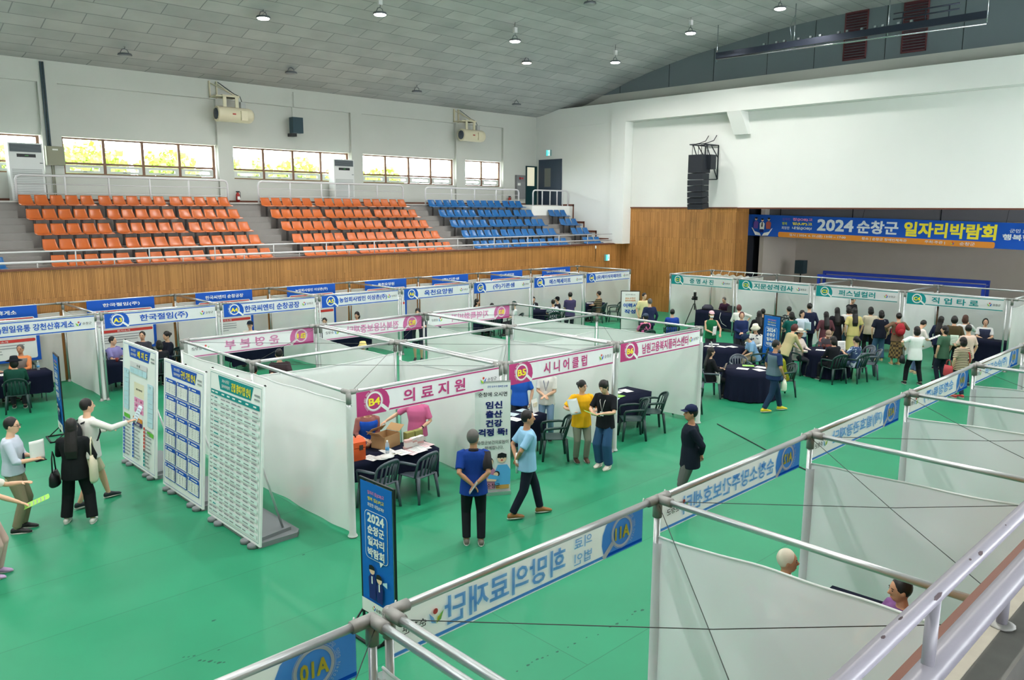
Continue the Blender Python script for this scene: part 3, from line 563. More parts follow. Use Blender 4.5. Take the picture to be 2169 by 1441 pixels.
# ---------------------------------------------------------------- booth pipe frames
SHEET = sheetmat('white_woven_sheet', (246, 248, 247), .09, .36); SHEETN = sheetmat('thin_white_film', (240, 240, 246), .09, .36); CRINK = sheetmat('crinkled_white_cloth', (232, 232, 226), .05, .3)
BH = 2.165
def pipe_frame(label, xs, ys, dbl, r=.027, gap=.075):
    root = thing('pipe_booth', label, 'booth', (xs[0], ys[0], 0)); x0, y0 = xs[0], ys[0]
    def P(x, y, z): return (x-x0, y-y0, z)
    for i, x in enumerate(xs):
        for j, y in enumerate(ys):
            d = gap if (i, j) in dbl else 0
            for sx in ((-d, d) if d else (0,)):
                MB().tube([P(x+sx, y, 0), P(x+sx, y, BH)], r, ALU, 12).obj('post', root)
                MB().lathe([(.06, 0), (.06, .008), (.034, .015), (.034, .06)], FIT, P(x+sx, y, 0), 10).obj('foot', root)
                mb = MB(); mb.tube([P(x+sx, y, BH-.17), P(x+sx, y, BH+.01)], r*1.45, FIT, 12)
                dy = .15 if ys[1] > ys[0] else -.15
                if j > 0: mb.tube([P(x+sx, y, BH), P(x+sx, y-dy, BH)], r*1.42, FIT, 12)
                if j < len(ys)-1: mb.tube([P(x+sx, y, BH), P(x+sx, y+dy, BH)], r*1.42, FIT, 12)
                if i > 0 and sx <= 0: mb.tube([P(x+sx, y, BH), P(x+sx-.15, y, BH)], r*1.42, FIT, 12)
                if i < len(xs)-1 and sx >= 0: mb.tube([P(x+sx, y, BH), P(x+sx+.15, y, BH)], r*1.42, FIT, 12)
                mb.ell(P(x+sx, y, BH), (r*1.5, r*1.5, r*1.5), FIT, 10, 6); mb.obj('pipe_elbow', root)
            if i < len(xs)-1:
                d2 = gap if (i+1, j) in dbl else 0
                MB().tube([P(x+d, y, BH), P(xs[i+1]-d2, y, BH)], r, ALU, 12).obj('rail', root)
            if j < len(ys)-1:
                d2 = gap if (i, j+1) in dbl and (i, j) in dbl else 0
                for sx in ((-d2, d2) if d2 else (0,)): MB().tube([P(x+sx, y, BH), P(x+sx, ys[j+1], BH)], r, ALU, 12).obj('cross_rail', root)
    return root
AX = [.056+3.0*k for k in range(-1, 8)]; AF, AB = 11.27, 14.26
pipe_frame('aluminium pipe frame of the blue booth row under the far balcony', AX, (AF, AB), {(i, 0) for i in range(1, 8)})
BX = (0, 3, 6, 9); BY = (0, 2.987, 5.974)
BFR = pipe_frame('aluminium pipe frame of the pink booth block in the middle', BX, BY, {(1, 0), (2, 0), (1, 2), (2, 2), (1, 1), (2, 1)}, gap=.06)
CX = (20.56, 23.56); CY = [8.863-2.987*k for k in range(5, -1, -1)]
root = pipe_frame('aluminium pipe frame of the teal booth row before the stage', CX, CY, set())
for k in range(1, 5): MB().tube([(0, CY[k]+.13-CY[0], 0), (0, CY[k]+.13-CY[0], BH)], .027, ALU, 10).obj('post', root)
NX = [-6.22+3*k for k in range(8)]; NF, NB = -5.464, -8.38
NFR = pipe_frame('aluminium pipe frame of the nearest booth row in the foreground', NX, (NF, NB), {(1, 0), (1, 1), (2, 1)}, r=.03, gap=.065)
# ---------------------------------------------------------------- hanging sheets
rs = random.Random(11)
def sheet(label, p0, p1, t0, t1, mt=SHEET, sag=.03, b0=.04, b1=.04, rip=.02, pinch=0, group=None, name='partition_sheet', wrap=False):
    a = Vector((p0[0], p0[1], 0)); b = Vector((p1[0], p1[1], 0)); L = (b-a).length; d = (b-a)/L; nrm = Vector((-d.y, d.x, 0)); ph = rs.uniform(0, 6)
    def fn(u, v):
        zt = t0+(t1-t0)*u-sag*4*u*(1-u); zb = b0+(b1-b0)*u; z = zb+(zt-zb)*v
        tens = math.exp(-((u)/.25)**2)+math.exp(-((1-u)/.25)**2)
        off = rip*(math.sin(ph+7*u+2.2*v)+.6*math.sin(2*ph+17*u-3*v)+.5*tens*math.sin(26*(u if u < .5 else 1-u)*1.2+(1-v)*9+ph))*(.4+.6*math.sin(PI*min(1, max(0, u*1.0)))) + pinch*.0
        uu = u + pinch*(1-v)**2*.012*math.cos(PI*u)
        q = d*(L*uu)+nrm*off
        return (q.x, q.y, z)
    mb = MB(); mb.grid(fn, 56, 28, mt); o = mb.obj(name, None, (a.x, a.y, 0)); tag(o, label, 'partition sheet', group)
    h = MB(); h.tube([Vector(fn(i/28, 1))+Vector((0, 0, -.006)) for i in range(29)], .011, SHEETHEM, 6); h.obj('hem', o)
    if wrap:
        k = MB(); k.tube([(.0, .0, .02), (0, 0, .06), (0, 0, 1.0), (0, 0, t0-.06)], [.075, .052, .05, .047], mt, 12, False); k.obj('post_wrap', o, None, math.atan2(d.y, d.x))
    return o
SHEETHEM = sheetmat('bunched_sheet_hem', (240, 243, 242), .04, .3)
AN = ['booth A%d' % k for k in range(2, 10)]
for k in range(1, 9):
    x = AX[k]; lab = 'white side sheet between %s and %s' % (AN[k-1], AN[k]) if k < 8 else 'white side sheet closing the far right end of booth A9'
    sheet(lab, (x, AF+.04), (x, AB-.1), 1.86, 1.95, pinch=1, b0=.06, wrap=True)
for k in range(8): sheet('white back sheet behind the poster of booth A%d' % (k+2) if k < 7 else 'white back sheet of booth A9 under the lower exit sign', (AX[k]+.1, AB-.03), (AX[k+1]-.1, AB-.03), 1.93, 1.93, SHEET, .02)
sheet('white outer side sheet of booth B4 beside the information boards', (0, -.0), (0, 2.94), 2.03, 1.99, SHEET, .03, .06, .02, .022, 1, wrap=True)
sheet('white outer side sheet of booth B1 beside the information boards', (0, 3.03), (0, 5.93), 1.98, 1.95, SHEET, .04)
for k, (n1, n2, t) in enumerate((('B1', 'B4', 1.93), ('B2', 'B5', 1.75), ('B3', 'B6', 1.74))): sheet('white middle sheet between booths %s and %s' % (n1, n2), (3*k+.08, 2.987), (3*k+2.92, 2.987), t, t+.03, SHEET, .04)
sheet('white cross sheet between booths B4 and B5', (3, .06), (3, 2.93), 1.93, 1.82, SHEET, .02, .04, .04, .02, 1); sheet('white cross sheet between booths B5 and B6', (6.03, .0), (6, 2.93), 1.95, 1.88, SHEET, .02, .04, .04, .02, 1, wrap=True); sheet('white outer side sheet at the right end of booth B6', (9, .0), (9, 2.93), 1.92, 1.88, SHEET, .02, .12, .04, .02, 1, wrap=True)
sheet('white cross sheet between booths B1 and B2', (3, 3.04), (3, 5.92), 1.86, 1.9, SHEET); sheet('white cross sheet between booths B2 and B3', (6, 3.04), (6, 5.92), 1.86, 1.9, SHEET); sheet('white outer side sheet at the right end of booth B3', (9, 3.04), (9, 5.92), 1.86, 1.86, SHEET)
for k, lab in ((1, 'translucent film partition at the lower edge under the double rail by the A10 banner'), (2, 'large translucent film partition between booths A11 and A12'), (3, 'translucent film partition between booths A12 and A13'), (4, 'translucent film partition between booths A13 and A14'), (5, 'translucent film partition between booths A14 and A15'), (6, 'translucent film partition at the far end of the foreground row')):
    sheet(lab, (NX[k], NF-.02), (NX[k], NB+.05), 1.82, 1.94, SHEETN, .0, .05, .05, .03, 1, wrap=True)
CN = ['C1', 'C2', 'C3', 'C4']
for k in range(5):
    y = 8.863-2.987*k
    sheet(('white left side sheet of booth C1 behind the camera tripod', 'white side sheet between booths C1 and C2', 'white side sheet between booths C2 and C3', 'white side sheet between booths C3 and C4', 'white right side sheet of booth C4')[k], (20.6, y), (23.5, y), 1.9, 1.93, SHEET, .03)
    if k: sheet('white back sheet of booth %s' % CN[k] if k < 4 else 'white back sheet of the booth right of C4', (23.52, y-.1), (23.52, y-2.88), 1.93, 1.93, SHEET, .02)
root = thing('backdrop_curtain', 'crinkled white photo backdrop tied to the rear rail of booth C1', 'curtain', (23.42, 8.75, 0)); rb = random.Random(5)
mb = MB(); mb.grid(lambda u, v: (.035*math.sin(u*46+.6*math.sin(v*9))+.03*math.sin(u*19+v*3), -2.35*u, .05+(2.02+.03*math.cos(u*44)-.05)*v), 60, 12, CRINK); mb.obj('cloth', root)
for i in range(7): MB().tube([(0, -.05-.37*i, 2.03), (-.0, -.05-.37*i, 2.1), (.1, -.05-.37*i, 2.195)], .008, SHEETHEM, 5).obj('tie', root)
# ---------------------------------------------------------------- booth name banners
def ring(p, x, z, r0, r1, mt, n=32):
    vs = []; 
    for i in range(n): t = 2*PI*i/n; vs += [(x+r0*math.cos(t), z+r0*math.sin(t)), (x+r1*math.cos(t), z+r1*math.sin(t))]
    p._put(vs, [(2*i, 2*i+1, (2*i+3) % (2*n), (2*i+2) % (2*n)) for i in range(n)], mt)
def arc_text(p, t, x, z, r, a0, a1, h, mt):
    n = len(t)
    for i, ch in enumerate(t):
        if ch == ' ': continue
        vs, fs = glyphs(ch)
        if not vs: continue
        a = math.radians(a0+(a1-a0)*i/max(1, n-1)); cx = sum(v[0] for v in vs)/len(vs); q = a-PI/2
        V = [(x+r*math.cos(a)+((u-cx)*math.cos(q)-(v-.35)*math.sin(q))*h, z+r*math.sin(a)+((u-cx)*math.sin(q)+(v-.35)*math.cos(q))*h) for u, v in vs]
        p._put(V, fs, mt); p.k -= 1
    p.k += 1
def name_banner(code, text, col, loc, rz, w=2.75, tw=1.4, th=.15, tx=None, two=None, bleed=None, arc=True, where=''):
    root = thing('booth_banner', '%s name banner reading %s%s' % ({'b': 'white and blue', 'p': 'white and pink', 't': 'white and teal'}[col], code, where), 'banner', loc, rz)
    c = {'b': PB, 'p': PP, 't': PT}[col]; H = .36; p = Panel(bleed)
    p.sheet(w, H, sheetmat('banner_cloth_white', (248, 249, 250), .01, .45), 0 if bleed else .003); p.rect(0, H-.035, w, .022, c); p.rect(0, .012, w, .026, c)
    p.poly([(0, 0), (.5, 0), (.545, .05), (.57, .13), (.56, .22), (.52, .3), (.44, H), (0, H)], c)
    p.poly([(.40, .105), (.44, .135), (.565, .03), (.525, -.0)], PW); ring(p, .3, .19, .118, .142, PW); ring(p, .3, .19, .147, .151, PW)
    p.text(code, .3, .132, .105, PY, .028, min(.19, .075*len(code)+.04))
    if arc: arc_text(p, '2024년 순창군 일자리 박람회', .3, .19, .168, 225, 95, .032, PW)
    if two:
        p.text(two[0], .82, .205, .1, c, .01, .22); p.text(two[1], .82, .07, .1, c, .01, .22)
    x = tx if tx else (.58+w-.5)/2
    th *= 1.17; p.text(text, x, (H-th)/2-.002, th, c, .022, tw)
    emblem(p, w-.36, .18, .13); p.text('순창군', w-.17, .15, .06, PK, .004, .2)
    p.obj('banner_cloth', root)
    for x in (.02, w-.02): MB().tube([(x, 0, H-.02), (x, .02, H+.06)], .006, SHEETHEM, 5).obj('tie', root)
    return root
zb = 1.79
for k, (t, tw, th, tx) in enumerate((('(주)원일유통 강천산휴게소', 1.72, .155, 1.45), ('한국절임(주)', 1.2, .16, None), ('한국씨엔티 순창공장', 1.66, .15, None), ('농업회사법인 이상촌(주)', 1.72, .15, 1.46), ('옥천요양원', 1.2, .15, None), ('(주)기픈샘', 1.05, .16, None), ('에스텍세이프', 1.2, .15, None), ('(유)제이식자재마트', 1.6, .15, 1.42))):
    name_banner('A%d' % (k+2), t, 'b', (AX[k]+.13, AF-.035, zb), 0, 2.77, tw, th, tx, where=' on the far booth row', arc=k < 3)
for k, (t, tw) in enumerate((('의 료 지 원', 1.2), ('시 니 어 클 럽', 1.15), ('남원고용복지플러스센터', 1.62))):
    name_banner('B%d' % (k+4), t, 'p', (3*k+.1, -.04, zb), 0, 2.77, tw, .17, 1.5 if k == 2 else 1.42, where=' on the front of the middle block')
bl = bleedcol(.75)
for k, (t, tw) in enumerate((('운 영 본 부', 1.2), ('전북신용보증재단', 1.45), ('지역특화비자', 1.3))):
    name_banner('B%d' % (k+1), t, 'p', (3*k+2.9, 5.974+.04, zb), PI, 2.77, tw, .17, None, bleed=bl, where=' seen mirrored from behind', arc=False)
bl2 = bleedcol(.85)
NT = [('A10', '(주)', .3, .16, .85, None), ('A11', '희망의료재단', 1.25, .19, 1.66, ('의료', '법인')), ('A12', '순창소망주간보호센터', 1.75, .16, 1.5, None), ('A13', '(재)발효관광재단', 1.55, .16, None, None), ('A14', '순창장류(주)', 1.3, .16, None, None), ('A15', '(주)순수드림', 1.3, .16, None, None), ('A16', '순창', .7, .16, None, None)]
for k, (code, t, tw, th, tx, two) in enumerate(NT):
    name_banner(code, t, 'b', (NX[k+1]-.16, NF+.045, zb), PI, 2.72, tw, th, tx, two, bl2, code in ('A10', 'A11', 'A12', 'A13'), ' seen mirrored from behind in the foreground row')
for k, (t, tw) in enumerate((('증 명 사 진', 1.05), ('지문성격검사', 1.5), ('퍼스널컬러', 1.2), ('직 업 타 로', 1.3))):
    y = 8.863-2.987*k
    name_banner('C%d' % (k+1), t, 't', (20.52, y-.08, zb), -PI/2, 2.7, tw, .16, where=' on the booth row before the stage', arc=False)
# ---------------------------------------------------------------- company posters behind the blue booths
def dashes(p, x, z, w, n, dz, mt, h=.016, rnd=None):
    for i in range(n):
        ww = w*(rnd.uniform(.55, 1) if rnd else 1); p.rect(x, z-i*dz, ww, h, mt); p.k -= 1
    p.k += 1
rd = random.Random(2)
for k, t in enumerate(('강천산휴게소', '한국절임(주)', '한국씨엔티 순창공장', '농업회사법인 이상촌(주)', '옥천요양원', '(주)기픈샘', '에스텍세이프', '(유)제이식자재마트')):
    root = thing('company_poster', 'blue framed company poster hung at the back of booth A%d' % (k+2), 'poster', (AX[k]+.55, AB-.14, .72))
    p = Panel(); W_ = 1.8; H = 1.46; p.sheet(W_, H, PB, .004); p.rrect(.08, .07, W_-.16, 1.1, .05, PW); p.text(t, W_/2, 1.25, .11, PW, .02, min(1.2, .14*len(t)))
    for z, s in ((1.07, '모집안내'), (.52, '회사소개')):
        p.rrect(.1, z, W_-.2, .08, .035, PR); p.text(s, W_/2, z+.012, .05, PW, .01, .34)
    for r_ in range(3):
        for c_ in range(4): p.rect(.12+c_*.4, .64+r_*.135, .36, .11, flat('table_tint', (226, 220, 230)) if c_ % 2 == 0 else flat('table_white', (244, 244, 244))); p.k -= 1; 
    p.k += 1
    for r_ in range(3):
        for c_ in range(4): p.rect(.2+c_*.4, .705+r_*.135, .2, .018, PGREY); p.k -= 1; p.rect(.18+c_*.4, .67+r_*.135, .24, .018, PGREY); p.k -= 1
    p.k += 1
    dashes(p, .16, .44, 1.3, 4, .07, PGREY, .02, rd); p.obj('poster_sheet', root)
    for x in (.02, W_-.02): MB().tube([(x, 0, H-.01), (x, .1, H+.03)], .006, SHEETHEM, 5).obj('tie', root)
# ---------------------------------------------------------------- three information boards
def info_board(loc, w, h, label, draw):
    root = thing('information_board', label, 'information board', loc, -PI/2); lean = .075
    p = Panel(); p.sheet(w, h, flat('board_white', (240, 242, 242)), .03)
    c = PB if draw != 3 else PT
    for x, z, ww, hh in ((.04, .04, w-.08, .006), (.04, h-.046, w-.08, .006), (.04, .04, .006, h-.08), (w-.046, .04, .006, h-.08)): p.rect(x, z, ww, hh, c); p.k -= 1
    p.k += 1
    p.poly([(.3, h-.06), (w-.28, h-.06), (w-.36, h-.26), (.38, h-.26)], c); p.text('2024 순창군', .56, h-.145, .05, PW, .01, .24); p.text('일자리박람회', .57, h-.225, .05, PW, .01, .27)
    p.text({1: '배 치 도', 2: '구인 기업 안내', 3: '간접 참여기업 안내'}[draw], w/2+.2, h-.225, .12, PY, .03, {1: .5, 2: .56, 3: .6}[draw])
    dashes(p, w-.24, h-.17, .16, 2, .06, PGREY, .025)
    if draw == 1:
        p.rect(.42, h-.42, w-.84, .09, flat('stage_grey', (222, 218, 224))); p.text('무 대', w/2, h-.4, .045, PK, .01, .16)
        for i in range(4): p.rect(.42+i*(w-.84)/4, h-.54, (w-.84)/4-.01, .11, PCY); p.k -= 1
        for i in range(4): p.text('C%d' % (i+1), .53+i*(w-.84)/4, h-.51, .04, PGREY); p.k -= 1
        p.k += 2
        for i in range(9):
            for x in (.1, w-.38):
                z = h-.50-i*.085-(.12 if x > 1 else 0); p.rect(x, z-.08, .26, .08, PCY); p.k -= 1
        p.k += 1
        for i in range(9):
            p.text('A%d' % (9-i), .23, h-.565-i*.085, .035, PGREY); p.k -= 1; p.text('A%d' % (18-i), w-.25, h-.685-i*.085, .035, PGREY); p.k -= 1
        p.k += 1
        p.rect(.6, h-.95, .5, .26, PCREAM); p.text('휴게 및 이력서 작성', .85, h-.83, .035, PK, .01, .3)
        for i in range(3):
            for j in range(2): p.rect(.62+j*.24, h-1.05-i*.095, .22, .085, PPK); p.k -= 1
        p.k += 1
        for i in range(3):
            for j in range(2): p.text('B%d' % (i+1+3*j), .73+j*.24, h-1.03-i*.095, .035, PP, .01); p.k -= 1
        p.k += 1
        p.rect(.1, h-1.42, .3, .075, PG); p.rect(w-.4, h-1.55, .3, .075, PG); p.rect(.58, h-1.4, .46, .075, PO); p.rect(.58, h-1.48, .46, .075, flat('deep_purple', (66, 44, 110)))
        p.text('안내데스크', .81, h-1.385, .04, PW, .01, .26); p.text('주 출입문', .81, h-1.465, .04, PW, .01, .24)
        for x, n, col, z0 in ((.08, 11, PB, h-1.42), (.56, 10, PB, h-1.46), (1.12, 7, PR, h-1.42)):
            for i in range(n):
                z = z0-.065*i-.06
                if z < .06: continue
                p.rect(x, z, .07, .05, col); p.k -= 1; p.rect(x+.1, z+.012, rd.uniform(.16, .3), .022, PGREY); p.k -= 1
        for i in range(5): 
            p.rect(1.12, .36-.065*i, .07, .05, PT); p.k -= 1; p.rect(1.22, .372-.065*i, rd.uniform(.12, .24), .022, PGREY); p.k -= 1
        p.k += 1
    elif draw == 2:
        cw = (w-.2)/3
        for i in range(6):
            for j in range(3):
                x = .1+j*cw; z = h-.42-.29*i-.16; p.rrect(x, z, cw-.03, .27, .02, PB); p.rect(x+.015, z+.015, cw-.06, .19, PW); p.k -= 1; p.disc(x+.05, z+.235, .022, PW, n=10); p.rect(x+.13, z+.228, rd.uniform(.16, .28), .018, PW); p.k -= 2
                for q in range(4):
                    dashes(p, x+.03+q*.115, z+.18, .085, 6, .028, PGREY if q % 2 else PLG, .012, rd); p.k -= 1
                p.k -= 1
        p.k += 4
    else:
        p.rect(.08, h-.36, w-.16, .07, PT); 
        xs = [.08, .2, .42, .6, .78, .98, 1.2, 1.44]
        for i, x in enumerate(xs): p.rect(x+.03, h-.335, .09, .022, PW); p.k -= 1
        p.k += 1
        n = 30; dz = (h-.46)/n
        for i in range(n):
            z = h-.37-dz*(i+1)
            if i % 2: p.rect(.08, z, w-.16, dz, flat('row_tint', (222, 238, 236))); p.k -= 1
        p.k += 1
        for i in range(n):
            z = h-.37-dz*(i+1)
            for q, x in enumerate(xs):
                ww = ((xs+[w-.08])[q+1]-x-.02)*rd.uniform(.45, .95); p.rect(x+.01, z+dz*.3, ww, dz*.32, PGREY if q != 1 or i % 3 else PT); p.k -= 1
        p.k += 1
    o = p.obj('board_face', root); o.rotation_euler.x = -lean; o.location = (0, 0, .06)
    BG = mat('board_base_grey', (128, 132, 136), .6)
    mb = MB(); mb.prism([(.1, .01, 0), (w-.1, .01, 0), (w-.1, .62, 0), (w-.2, .7, 0), (.2, .7, 0), (.1, .62, 0)], (0, 0, .07), BG); mb.prism([(.16, .05, .07), (w-.16, .05, .07), (w-.25, .6, .07), (.25, .6, .07)], (0, 0, .05), BG); mb.obj('base', root)
    for x in (.2, .42, w-.42, w-.2): MB().lathe([(.08, 0), (.08, .05), (.06, .06)], BG, (x, -.02, 0), 12).obj('base_foot', root)
    for x in (.3, w-.3): MB().tube([(x, .5, .1), (x, .16, 1.35)], .018, ALU, 8).obj('stay', root)
    for x in (.02, w/2, w-.02): MB().ell((x, .02+lean*h, h+.055), (.018, .018, .018), BLACK, 8, 6).obj('clip', root)
info_board((-1.2, 6.04, 0), 1.68, 2.24, 'white layout plan board, leftmost of the three information boards', 1)
info_board((-1.2, 4.02, 0), 1.64, 2.18, 'white board with a grid of blue cards, middle information board', 2)
info_board((-1.2, 2.19, 0), 1.73, 2.28, 'white board with a long teal table, nearest information board', 3)
# ---------------------------------------------------------------- blue fair signs in black frames
def sign_stand(loc, rz, label):
    root = thing('fair_sign', label, 'sign', loc, rz); w, h, z0 = .62, 1.56, .18
    p = Panel(); p.sheet(w-.04, h, PSB, .006, 0, .02)
    for t, z, c, b in (('일자리 잡(JOB)고', 1.42, PPK, .01), ('행복 업(UP)고', 1.35, PY, .01), ('희망찬 내일(JOB)!', 1.28, PW, .01)): p.text(t, w/2, z, .05, c, b, .3)
    p.rrect(.1, .67, .42, .57, .06, PW); p.rrect(.107, .677, .406, .556, .055, PSB); p.poly([(.36, .685), (.44, .685), (.38, .62)], PW)
    for i, t in enumerate(('2024', '순창군', '일자리', '박람회')): p.text(t, w/2, 1.11-.135*i, .1, PW, .035, .3)
    p.rect(.02, 0, w-.04, .16, PW); emblem(p, .25, .09, .07); p.text('순창군', .36, .07, .04, PK, .004, .13)
    for x, s, hair in ((.24, 1, .05), (.38, .86, .06)):
        p.poly([(x-.06*s, .2), (x+.06*s, .2), (x+.07*s, .4*s+.05), (x+.03*s, .45*s+.05), (x-.03*s, .45*s+.05), (x-.07*s, .4*s+.05)], PNAVY); p.disc(x, .5*s+.05, .05, PSKIN); p.poly([(x-.055, .5*s+.05), (x+.055, .5*s+.06), (x+.04, .5*s+.1), (x, .5*s+.115), (x-.05, .5*s+.1)], PK); p.rect(x-.012, .36*s+.03, .024, .09, PW)
    p.poly([(.45, .47), (.53, .5), (.53, .43), (.45, .45)], PCY)
    o = p.obj('sign_face', root, (-w/2, -.012, z0))
    mb = MB()
    for x in (-w/2, w/2-.0): mb.b2((x-.012, -.012, .02 if False else z0-.12), (x+.012, .012, z0+h+.03), BLACK)
    for z in (z0-.02, z0+h+.02): mb.b2((-w/2, -.012, z-.012), (w/2, .012, z+.012), BLACK)
    mb.obj('frame', root)
    mb = MB(); mb.b2((-w/2+.03, -.28, 0), (-w/2+.06, .28, .025), BLACK); mb.b2((w/2-.06, -.28, 0), (w/2-.03, .28, .025), BLACK); mb.b2((-w/2+.03, .25, 0), (w/2-.03, .28, .025), BLACK); mb.b2((-w/2+.03, -.28, 0), (w/2-.03, -.25, .025), BLACK)
    for x in (-w/2, w/2): mb.tube([(x*.9, -.2, .02), (x, 0, z0)], .012, BLACK, 5); mb.tube([(x*.9, .2, .02), (x, 0, z0)], .012, BLACK, 5)
    mb.obj('base', root)
sign_stand((-1.62, 8.4, 0), -PI/2-.1, 'blue fair sign in a black frame beside booth A2'); sign_stand((-1.2, -2.44, 0), -PI/2+.03, 'blue fair sign in a black frame in the centre foreground'); sign_stand((14.9, 1.43, 0), -PI/2-.25, 'blue fair sign in a black frame among the crowd before booth C2')
# family health roll-up banner
root = thing('roll_up_banner', 'white roll-up banner with navy lettering and a drawn family at booth B4', 'banner', (2.4, .03, 0), math.atan2(-.3, .5)); p = Panel(); w = .6; p.sheet(w, 1.88, PW, .004, .06)
p.text('군민 모두가 행복한 순창', .38, 1.84, .035, PB, .008, .34); p.text('순창에 오시면', .3, 1.69, .075, PK, .012, .48)
for i, t in enumerate(('임신', '출산', '건강')): p.text(t, .32, 1.49-.155*i, .115, PNAVY, .04, .27)
p.text('걱정 뚝!', .3, 1.025, .12, PNAVY, .04, .48); p.text('순창군보건의료원이', .3, .88, .065, PK, .004, .52); p.text('함께합니다.', .32, .79, .06, PK, .004, .32)
p.rect(.09, .1, .24, .1, flat('skirt_pink', (214, 150, 180))); p.poly([(.08, .2), (.34, .2), (.36, .4), (.28, .5), (.16, .5), (.07, .38)], flat('mauve', (196, 132, 164)))
p.disc(.22, .58, .085, PK); p.disc(.13, .54, .05, PK); p.disc(.24, .57, .062, PSKIN); p.rect(.35, .1, .22, .08, flat('ochre', (200, 150, 80))); p.poly([(.33, .17), (.59, .17), (.6, .42), (.54, .52), (.38, .52), (.33, .4)], PSKY)
p.disc(.45, .63, .075, PSKIN); p.poly([(.37, .64), (.53, .64), (.53, .7), (.45, .73), (.38, .71)], PK); p.disc(.45, .6, .02, PR, .012); p.disc(.425, .635, .007, PK); p.disc(.475, .635, .007, PK); p.disc(.23, .58, .006, PK); p.disc(.265, .58, .006, PK); p.disc(.25, .545, .01, PR, .006); p.disc(.36, .37, .05, PK); p.disc(.345, .36, .04, PSKIN); p.poly([(.2, .3), (.4, .26), (.42, .32), (.24, .37)], PSKY); p.poly([(.12, .26), (.34, .24), (.36, .27), (.14, .31)], PSKIN)
emblem(p, .1, .2, .12); p.text('순창군', .3, .13, .08, PK, .012, .22)
p.obj('banner_film', root); MB().b2((0, -.06, 0), (w, .06, .06), ALU).obj('base', root); MB().tube([(w/2, .02, .05), (w/2, .02, 1.95)], .01, ALU, 6).obj('pole', root); MB().b2((0, -.012, 1.93), (w, .012, 1.95), ALU).obj('top_bar', root)
root = thing('resume_sign', 'white resume writing sign in a black frame beside booth A9', 'sign', (17.3, 8.75, 0), math.radians(-44)); p = Panel(); p.sheet(.66, 1.5, PW, .006)
p.text('군민 모두가 행복한 순창', .33, 1.36, .05, PGREY, .01, .36); p.text('2024 순창군', .33, 1.22, .065, PO, .02, .38); p.text('일자리박람회', .33, 1.13, .065, PO, .02, .38); p.text('이력서', .33, .91, .15, PB, .03, .5); p.text('작성', .33, .68, .15, PB, .03, .4)
p.obj('sign_face', root, (0, 0, .2))
mb = MB()
for x in (-.012, .672): mb.b2((x-.012, -.012, .05), (x+.012, .014, 1.73), BLACK)
for z in (.2, 1.72): mb.b2((-.02, -.012, z-.012), (.68, .014, z+.012), BLACK)
mb.obj('frame', root); mb = MB(); mb.b2((-.02, -.25, 0), (.02, .25, .05), BLACK); mb.b2((.64, -.25, 0), (.68, .25, .05), BLACK); mb.obj('base', root)
# ---------------------------------------------------------------- bracing wires
WIRE = mat('dark_wire', (62, 66, 66), .5, .4); zW = BH-.03
def wire(root, pts, r=.0036):
    o = Vector(root.location); MB().tube([Vector(q)-o for q in pts], r, WIRE, 5).obj('bracing_wire', root)
for k in range(1, 6):
    a, b = NX[k], NX[k+1]
    wire(NFR, [(a+.05, NF-.04, zW), ((a+b)/2, (NF+NB)/2-.05, zW-.03), (b-.05, NB+.06, zW)])
    if k < 5: wire(NFR, [(b-.03, NF-.04, zW-.02), ((a+b)/2, (NF+NB)/2-.03, zW-.06), (a+.05, NB+.06, zW-.02)])
wire(NFR, [(NX[1]-.07, NF-.04, zW-.02), (NX[0]+.05, NB+.06, zW-.02)])
for k in range(3):
    for j in range(2):
        wire(BFR, [(3*k+2.95, BY[j]+.05, zW), (3*k+.05, BY[j+1]-.05, zW)]); wire(BFR, [(3*k+.05, BY[j]+.05, zW), (3*k+2.95, BY[j+1]-.05, zW)])
tag(MB().tube([(9.25, -.35, .012), (8.6, -1.5, .012), (7.9, -2.7, .012), (7.5, -3.6, .012), (7.0, -4.6, .012), (6.6, -5.2, .012)], .012, WIRE, 5).obj('floor_cable'), 'black power cable lying across the green floor towards the foreground row', 'cable')
